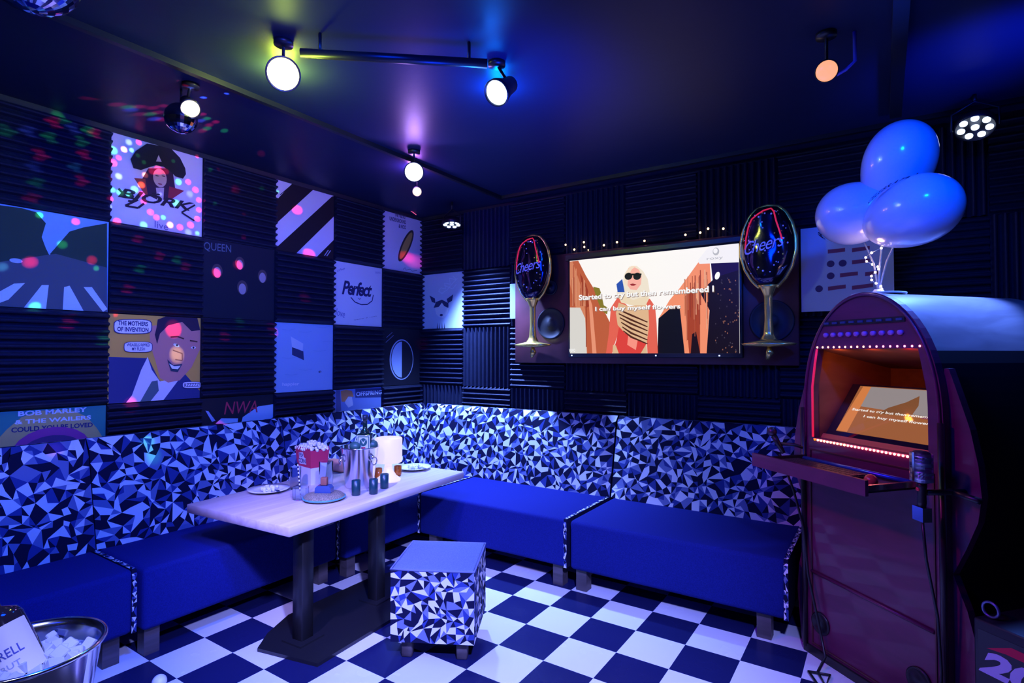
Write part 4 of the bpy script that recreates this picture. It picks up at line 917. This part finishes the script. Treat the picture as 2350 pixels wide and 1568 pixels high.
# bottle leaning out of the bucket to the left
ax = (-RT*.48+UP*.80+FW*.05).normalized(); base = bc+RT*.035-UP*.13
bo = thing('sparkling_wine_bottle', 'wine bottle with pale label leaning left in the foreground ice bucket', 'bottle', base)
M_wg = mat('dark_wine_glass', (.02, .015, .02), .08, coat=.6)
MB().lathe([(0, 0), (.044, 0), (.048, .005), (.048, .22), (.042, .235), (.018, .25), (.014, .30), (.016, .31), (0, .312)], M_wg, n=32, ax=ax).build('bottle_body', bo)
side = ax.cross(FW).normalized(); fr_ = side.cross(ax).normalized()
if fr_.dot(-FW) < 0: fr_ = -fr_
lab = MB(); N = 16
def cyl(a, h, r=.0487): return ax*h+side*(r*math.sin(a))+fr_*(r*math.cos(a))
vs = [cyl(-1.9+3.8*i/N, h) for h in (.085, .205) for i in range(N+1)]
lab.add(vs, [(i, i+1, N+2+i, N+1+i) for i in range(N)], mat('cream_label', (.75, .72, .74), .5), True)
def ltext(s_, a0_, a1_, h0, h1, col):
    vs, fs = text_geo(s_, bold=.01); lab.add([cyl(a0_+(a1_-a0_)*a, h0+(h1-h0)*b, .0493) for a, b in vs], fs, pc(col))
sg = -1 if side.dot(RT) < 0 else 1
ltext('SORELL', -.35*sg, 1.2*sg, .135, .155, (.08, .1, .35)); ltext('BRUT', -.1*sg, .9*sg, .11, .122, (.3, .35, .5))
lab.add([cyl(.5*math.sin(t_)*.6, .178+.014*math.cos(t_), .0493) for t_ in [2*math.pi*i/16 for i in range(16)]], [range(16)], pc((.35, .42, .6)))
lab.build('label', bo)
b2o = dup(bo, bc-RT*.05-UP*.20-FW*.03, None, 'second wine bottle lying lower in the foreground bucket, left of the leaning one')
# small side table under the bucket
sd = thing('side_table', 'small round black side table carrying the foreground bucket', 'table', (bc.x, bc.y, 0))
MB().lathe([(0, .745), (.19, .745), (.19, .768), (0, .768)], M_black, n=40).build('tabletop', sd)
MB().lathe([(.16, 0), (.16, .015), (.025, .03), (.025, .745)], M_black, n=32).build('pedestal', sd)
o = MB().ball((0, 0, 0), .034, M_white, 18).build('ball'); o.location = (1.20, -3.21, .034); tag(o, 'small white ball on the floor at the bottom edge of view', 'ball')
# ------------------------------------------------------------------ ceiling lamps
def bulbmat(name, c_, s_): return mat(name, (.1, .1, .1), .3, emit=s_, ecol=c_)
def spot_fixture(px, z, label, ecol, es, r, aim, glow=None, glowp=0):
    c_ = on(px[0], px[1], 2, z); t = thing('stage_spotlight', label, 'spotlight', (c_.x, c_.y, CZ), 0, 'ceiling spotlights'); aim = V(aim).normalized(); lo = V((0, 0, z-CZ))
    MB().lathe([(0, 0), (.045, 0), (.045, -.02), (0, -.022)], M_black, n=20, c=(0, 0, 0)).build('ceiling_mount', t)
    bk_ = lo-aim*(r*2.6)
    MB().tube([(0, 0, -.01), (bk_.x*.5, bk_.y*.5, bk_.z*.5-.01), bk_], .008, M_black, 6).build('bracket', t)
    MB().lathe([(0, -r*2.8), (r*.7, -r*2.6), (r*.8, -r*1.4), (r*1.12, -r*.2), (r*1.12, r*.12), (r*1.02, r*.12), (r*1.0, -r*.1)], M_black, lo, 26, ax=aim, caps=False).build('housing', t)
    MB().lathe([(r*1.0, -r*.08), (r*.9, r*.10), (r*.5, r*.24), (0, r*.3)], bulbmat('lens_%d' % px[0], ecol, es), lo, 26, ax=aim).build('lens', t)
    if glow: lamp('SPOT', c_+aim*(r*.5), glow, glowp, c_+aim, 170, .3, .04, 'spot_spill')
    return c_
toc = lambda px, z: (CP-on(px[0], px[1], 2, z)).normalized()
spot_fixture((650, 170), 3.04, 'yellow-green glowing ceiling spotlight, brightest lamp at upper left', (.95, 1, .55), 3.2, .072, toc((650, 170), 3.04), (.55, .8, .08), 6)
spot_fixture((1140, 213), 3.04, 'blue-white ceiling spotlight at the end of the hanging bar', (.55, .72, 1), 3, .062, toc((1140, 213), 3.04)+V((-.5, -.5, -.5)), (0, .15, 1), 8)
spot_fixture((950, 395), 3.04, 'violet-white ceiling spotlight above the room corner', (.9, .85, 1), 4, .066, toc((950, 395), 3.04), (.5, .25, 1), 12)
spot_fixture((957, 440), 3.02, 'small warm ceiling spotlight just below the violet-white one', (1, .75, .6), 1.3, .036, toc((957, 440), 3.02))
spot_fixture((437, 250), 3.06, 'warm white ceiling spotlight beside the mirror ball at left', (1, .85, .7), 1.5, .048, toc((437, 250), 3.06)+V((.4, .1, -.6)))
rc = spot_fixture((1897, 163), 3.02, 'small orange-red ceiling spotlight at upper right', (1, .40, .22), 1.1, .046, toc((1897, 163), 3.02))
mb = MB(); a_, b_ = on(1920, 172, 2, 3.03), on(1962, 140, 2, 3.06); mb.tube([a_, (a_+b_)/2+V((0, 0, -.008)), b_, (b_.x, b_.y, CZ)], .008, mat('blue_tube', (.1, .1, .7), .4), 8); tag(mb.build('blue_hose'), 'short blue curved tube beside the orange-red spotlight', 'tube')
# point lights added by the ceiling to imitate the halos round three lamps
for px, col_, pw in (((650, 168), (.6, .8, .06), 26), ((1142, 212), (0, .15, 1), 14), ((950, 392), (.45, .14, 1), 10)):
    q_ = on(px[0], px[1], 2, CZ-.03); q_.z = CZ-.09; lamp('POINT', q_, col_, pw, size=.04, name='added_halo_light')
# mirror ball
q = on(415, 272, 2, 3.03); mbt = thing('mirror_ball', 'small dark mirror ball under the ceiling at left', 'mirror ball', (q.x, q.y, CZ))
MB().tube([(0, 0, 0), (0, 0, -.10)], .006, M_black, 6).build('hanger', mbt)
mb = MB().ball((0, 0, 3.03-CZ), .085, mat('mirror_facets', (.5, .5, .6), .06, metal=1), 26); mb.sm = [False]*len(mb.sm); mb.build('ball', mbt)
q2 = on(70, 0, 2, 2.9); mbt2 = thing('mirror_ball', 'large mirror ball cut off by the top left corner', 'mirror ball', (q2.x, q2.y, CZ))
MB().tube([(0, 0, 0), (0, 0, -.06)], .006, M_black, 6).build('hanger', mbt2)
c_ = on(72, -72, 2, 2.86); rb = 98*(c_-CP).dot(FW)/FPX
mbt2.location = (c_.x, c_.y, CZ)
mb = MB().ball((0, 0, c_.z-CZ), rb, MATS['mirror_facets'], 40); mb.sm = [False]*len(mb.sm); mb.build('ball', mbt2)
# hanging bar and beam
a_, b_ = on(690, 122, 2, 3.10), on(1118, 146, 2, 3.10)
mb = MB(); mb.tube([a_, b_], .022, M_black, 10)
t = thing('lighting_bar', 'black horizontal lighting bar hanging beneath ceiling, upper centre', 'lighting bar'); mb.build('bar', t)
for k_ in (.1, .9):
    e = a_+(b_-a_)*k_; MB().tube([e, (e.x, e.y, CZ)], .008, M_black, 6).build('hanger', t)
struct('trim_3', MB().box(4.31, 4.37, -3.4, -.45, CZ-.06, CZ, M_black))
# par cans: flat led pars on the back wall
def par(c_, aim, label, n=7):
    t = thing('led_par_light', label, 'stage light', c_, 0, 'blue multi-lens stage lights'); aim = V(aim).normalized(); r = .098
    MB().lathe([(0, -.075), (r*.7, -.07), (r, -.04), (r, 0), (r*.94, .002), (r*.93, -.012), (0, -.012)], M_black, n=32, ax=aim).build('housing', t)
    u = aim.orthogonal().normalized(); v_ = aim.cross(u)
    ml = bulbmat('blue_white_lens', (.55, .68, 1), 3)
    for i in range(n+1):
        o_ = V((0, 0, 0)) if i == n else u*(.066*math.cos(2*math.pi*i/n+.3))+v_*(.066*math.sin(2*math.pi*i/n+.3))
        MB().lathe([(.0195, -.008), (.019, .0), (.0, .006)], ml, o_-aim*.004, 16, ax=aim).build('lens', t)
    M_y = M_black
    MB().tube([V((-r-.01, 0, 0)), V((-r-.01, -c_[1]*.0, .10)), V((0, 0, .16)), V((r+.01, 0, .10)), V((r+.01, 0, 0))], .007, M_y, 6).build('yoke', t)
    MB().tube([V((0, 0, .16)), V((0, 0, CZ-c_[2]))], .01, M_y, 6).build('hanger', t)
    return t
par(V((4.72, -.42, 3.0)), (-.10, -.55, -.95), 'blue multi-lens stage light at upper right above the balloons')
par(V((.70, -.33, 2.965)), (.20, -.22, -1.8), 'blue multi-lens stage light above the room corner, seen edge on')
# thin pink neon line near the corner, ceiling edge
a_ = on(873, 441, 0, .25); b_ = on(955, 493, 0, .08)
mb = MB(); mb.tube([a_, (a_*.5+b_*.5)+V((0, 0, .02)), b_], .004, mat('pink_neon', (1, .2, .4), .3, emit=.8, ecol=(1, .12, .3)), 6); tag(mb.build('neon_line'), 'thin pink glowing line above the slanted-oval poster', 'light tube')
# ------------------------------------------------------------------ disco projector: one lamp with a patterned lens
def disco(loc, power, blobs, target):
    ld = bpy.data.lights.new('disco_light', 'POINT'); ld.energy = power; ld.shadow_soft_size = .004; ld.use_nodes = True; nt = ld.node_tree; em = nt.nodes['Emission']
    o = bpy.data.objects.new('disco_light', ld); COL.objects.link(o); o.location = loc; L = nt.links.new
    tc = nt.nodes.new('ShaderNodeTexCoord'); nv = nt.nodes.new('ShaderNodeVectorMath'); nv.operation = 'SCALE'; nv.inputs['Scale'].default_value = DS; L(tc.outputs['Normal'], nv.inputs[0]); D = nv.outputs[0]
    acc = None
    for (pt, r, col, s) in blobs:
        d = (V(pt)-V(loc)).normalized(); dot = nt.nodes.new('ShaderNodeVectorMath'); dot.operation = 'DOT_PRODUCT'; L(D, dot.inputs[0]); dot.inputs[1].default_value = d
        mr = nt.nodes.new('ShaderNodeMapRange'); mr.inputs[1].default_value = math.cos(r); mr.inputs[2].default_value = math.cos(r*.35); L(dot.outputs['Value'], mr.inputs[0])
        sc_ = nt.nodes.new('ShaderNodeVectorMath'); sc_.operation = 'SCALE'; sc_.inputs[0].default_value = [k*s for k in col]; L(mr.outputs[0], sc_.inputs['Scale'])
        if acc is None: acc = sc_.outputs[0]
        else:
            ad = nt.nodes.new('ShaderNodeVectorMath'); ad.operation = 'ADD'; L(acc, ad.inputs[0]); L(sc_.outputs[0], ad.inputs[1]); acc = ad.outputs[0]
    L(acc, em.inputs['Color']); em.inputs['Strength'].default_value = 1
DS = 1.0
RED, GRN, BLU, WRM, CYN = (1, .01, .06), (.05, .8, .12), (.12, .2, 1), (1, .35, .15), (.1, .5, .8)
BL = []
def spot(x, y, r, col, s=1, ox=0, oy=0, k=1, X=.02): BL.append((on(ox+x/k, oy+y/k, 0, X), r, col, s))
for x, y, r, c_, s in [(395, 215, 14, BLU, 1.2), (525, 215, 12, RED, 1.6), (185, 320, 18, GRN, .8), (330, 310, 13, WRM, 1.5), (430, 320, 10, CYN, 1.2), (185, 485, 16, RED, 1.6), (260, 665, 16, BLU, 1.4), (260, 420, 12, RED, .7),
                       (510, 390, 10, GRN, .4), (590, 480, 10, GRN, .5), (785, 585, 20, RED, 1.2), (700, 600, 16, RED, 1), (880, 600, 16, RED, .8), (980, 465, 10, GRN, .5), (560, 780, 16, WRM, 1.2), (610, 650, 14, WRM, .8), (470, 840, 18, CYN, .8),
                       (180, 845, 12, GRN, .8), (280, 880, 16, GRN, .8), (390, 910, 14, GRN, .6), (140, 965, 14, RED, 1.5), (130, 700, 12, RED, 1), (145, 1070, 9, BLU, 1), (240, 1265, 16, RED, 1.5), (560, 900, 14, RED, .9), (590, 1000, 14, RED, .8), (680, 1140, 15, RED, 1.4), (760, 1210, 14, RED, 1), (850, 1210, 12, GRN, .8),
                       (940, 1310, 16, WRM, 1), (1070, 1340, 15, RED, 1.5), (1210, 1310, 16, RED, 1.4), (1300, 1230, 14, RED, 1.5), (1320, 1110, 13, RED, 1.1), (1320, 980, 13, RED, 1.3), (1275, 845, 15, RED, 1.4), (1180, 740, 14, RED, 1), (1300, 400, 9, RED, 1),
                       (1050, 740, 16, GRN, .8), (1020, 1020, 18, GRN, .7), (1200, 900, 18, BLU, .5), (590, 1310, 18, CYN, .7), (1180, 1410, 18, BLU, .6), (1300, 1420, 12, CYN, .6), (810, 900, 9, BLU, .7)]:
    spot(x, y, r/5.8/340*2.3, c_, s*.8, 230, 290, 5.808)
for x, y, c_, s, r in [(230, 1255, RED, 1.3, 17), (670, 1240, RED, 1.2, 15), (555, 965, RED, 1, 12), (295, 920, GRN, 1, 10), (460, 1130, GRN, .6, 14), (700, 1300, GRN, .6, 9), (30, 1290, CYN, .6, 12)]: spot(x, y, r/3.136/340*1.5, c_, s, 0, 200, 3.136)
for x, y, c_, s, r in [(1490, 420, RED, .9, 32), (1520, 640, (.7, .8, .1), .5, 28), (310, 235, GRN, .6, 16), (1000, 300, RED, .3, 9)]: spot(x, y, r/3.734/340*1.5, c_, s, 0, 640, 3.734)
for x, y, c_, s, r in [(1050, 440, RED, .9, 26), (1170, 880, RED, 1, 28), (2140, 910, RED, 1, 24), (2210, 950, (1, .03, .5), .8, 30), (245, 1070, RED, .9, 26), (460, 990, RED, .9, 26), (420, 240, RED, .8, 12), (265, 40, RED, .7, 10), (225, 380, GRN, .6, 12), (700, 230, GRN, .5, 14), (520, 490, RED, .7, 12), (520, 720, RED, .7, 14), (180, 40, GRN, .6, 14), (860, 260, GRN, .5, 9)]: spot(x, y, r/4.352/340*1.5, c_, s, 440, 380, 4.352)
for x, y, c_, s in [(120, 280, RED, 1), (90, 355, RED, 1), (185, 415, RED, 1), (190, 355, RED, .9), (215, 305, RED, 1), (110, 315, GRN, .6), (140, 270, GRN, .5), (60, 300, BLU, .5), (165, 295, BLU, .5), (70, 455, RED, .7), (185, 325, GRN, .5), (200, 300, GRN, .7), (315, 550, RED, .8), (365, 588, RED, .8), (425, 612, RED, .7), (405, 600, GRN, .6), (320, 620, GRN, .6), (292, 665, RED, .9), (155, 745, RED, .9), (235, 782, GRN, .6), (300, 930, RED, .9), (700, 685, RED, .8), (515, 775, RED, .8), (625, 758, RED, .7), (550, 740, GRN, .4), (75, 385, BLU, .4), (80, 420, GRN, .4), (170, 385, CYN, .4), (975, 795, RED, .35), (350, 258, RED, .6), (10, 300, GRN, .5), (597, 345, RED, .6), (540, 435, RED, .6), (505, 985, RED, .7), (900, 945, (1, .05, .6), .6), (310, 1080, GRN, .25), (320, 1130, GRN, .25), (75, 1095, (.6, .1, .6), .3)]: spot(x, y, 9/340, c_, s)
for x, y, c_, s in [(210, 225, RED, .5), (270, 240, RED, .9), (295, 246, GRN, .7), (300, 252, BLU, .6), (320, 245, RED, .9), (322, 262, RED, .7), (345, 262, GRN, .6), (350, 248, RED, .7), (362, 258, RED, .7), (375, 243, RED, .6), (398, 245, RED, .7), (372, 274, RED, 1), (355, 273, BLU, .8), (465, 262, RED, .7), (475, 272, GRN, .5), (462, 277, BLU, .5), (480, 287, RED, .8), (495, 280, RED, .8), (465, 300, RED, .9), (475, 295, GRN, .6), (515, 300, GRN, .5), (345, 218, BLU, .7), (428, 192, BLU, .6), (467, 224, BLU, .9), (415, 187, RED, .4), (520, 215, BLU, .4), (1200, 0, BLU, 0)]:
    BL.append((on(x, y, 2, CZ), 9/340, c_, s*1.6))
disco((1.35, -2.75, 2.75), 500, BL, None)
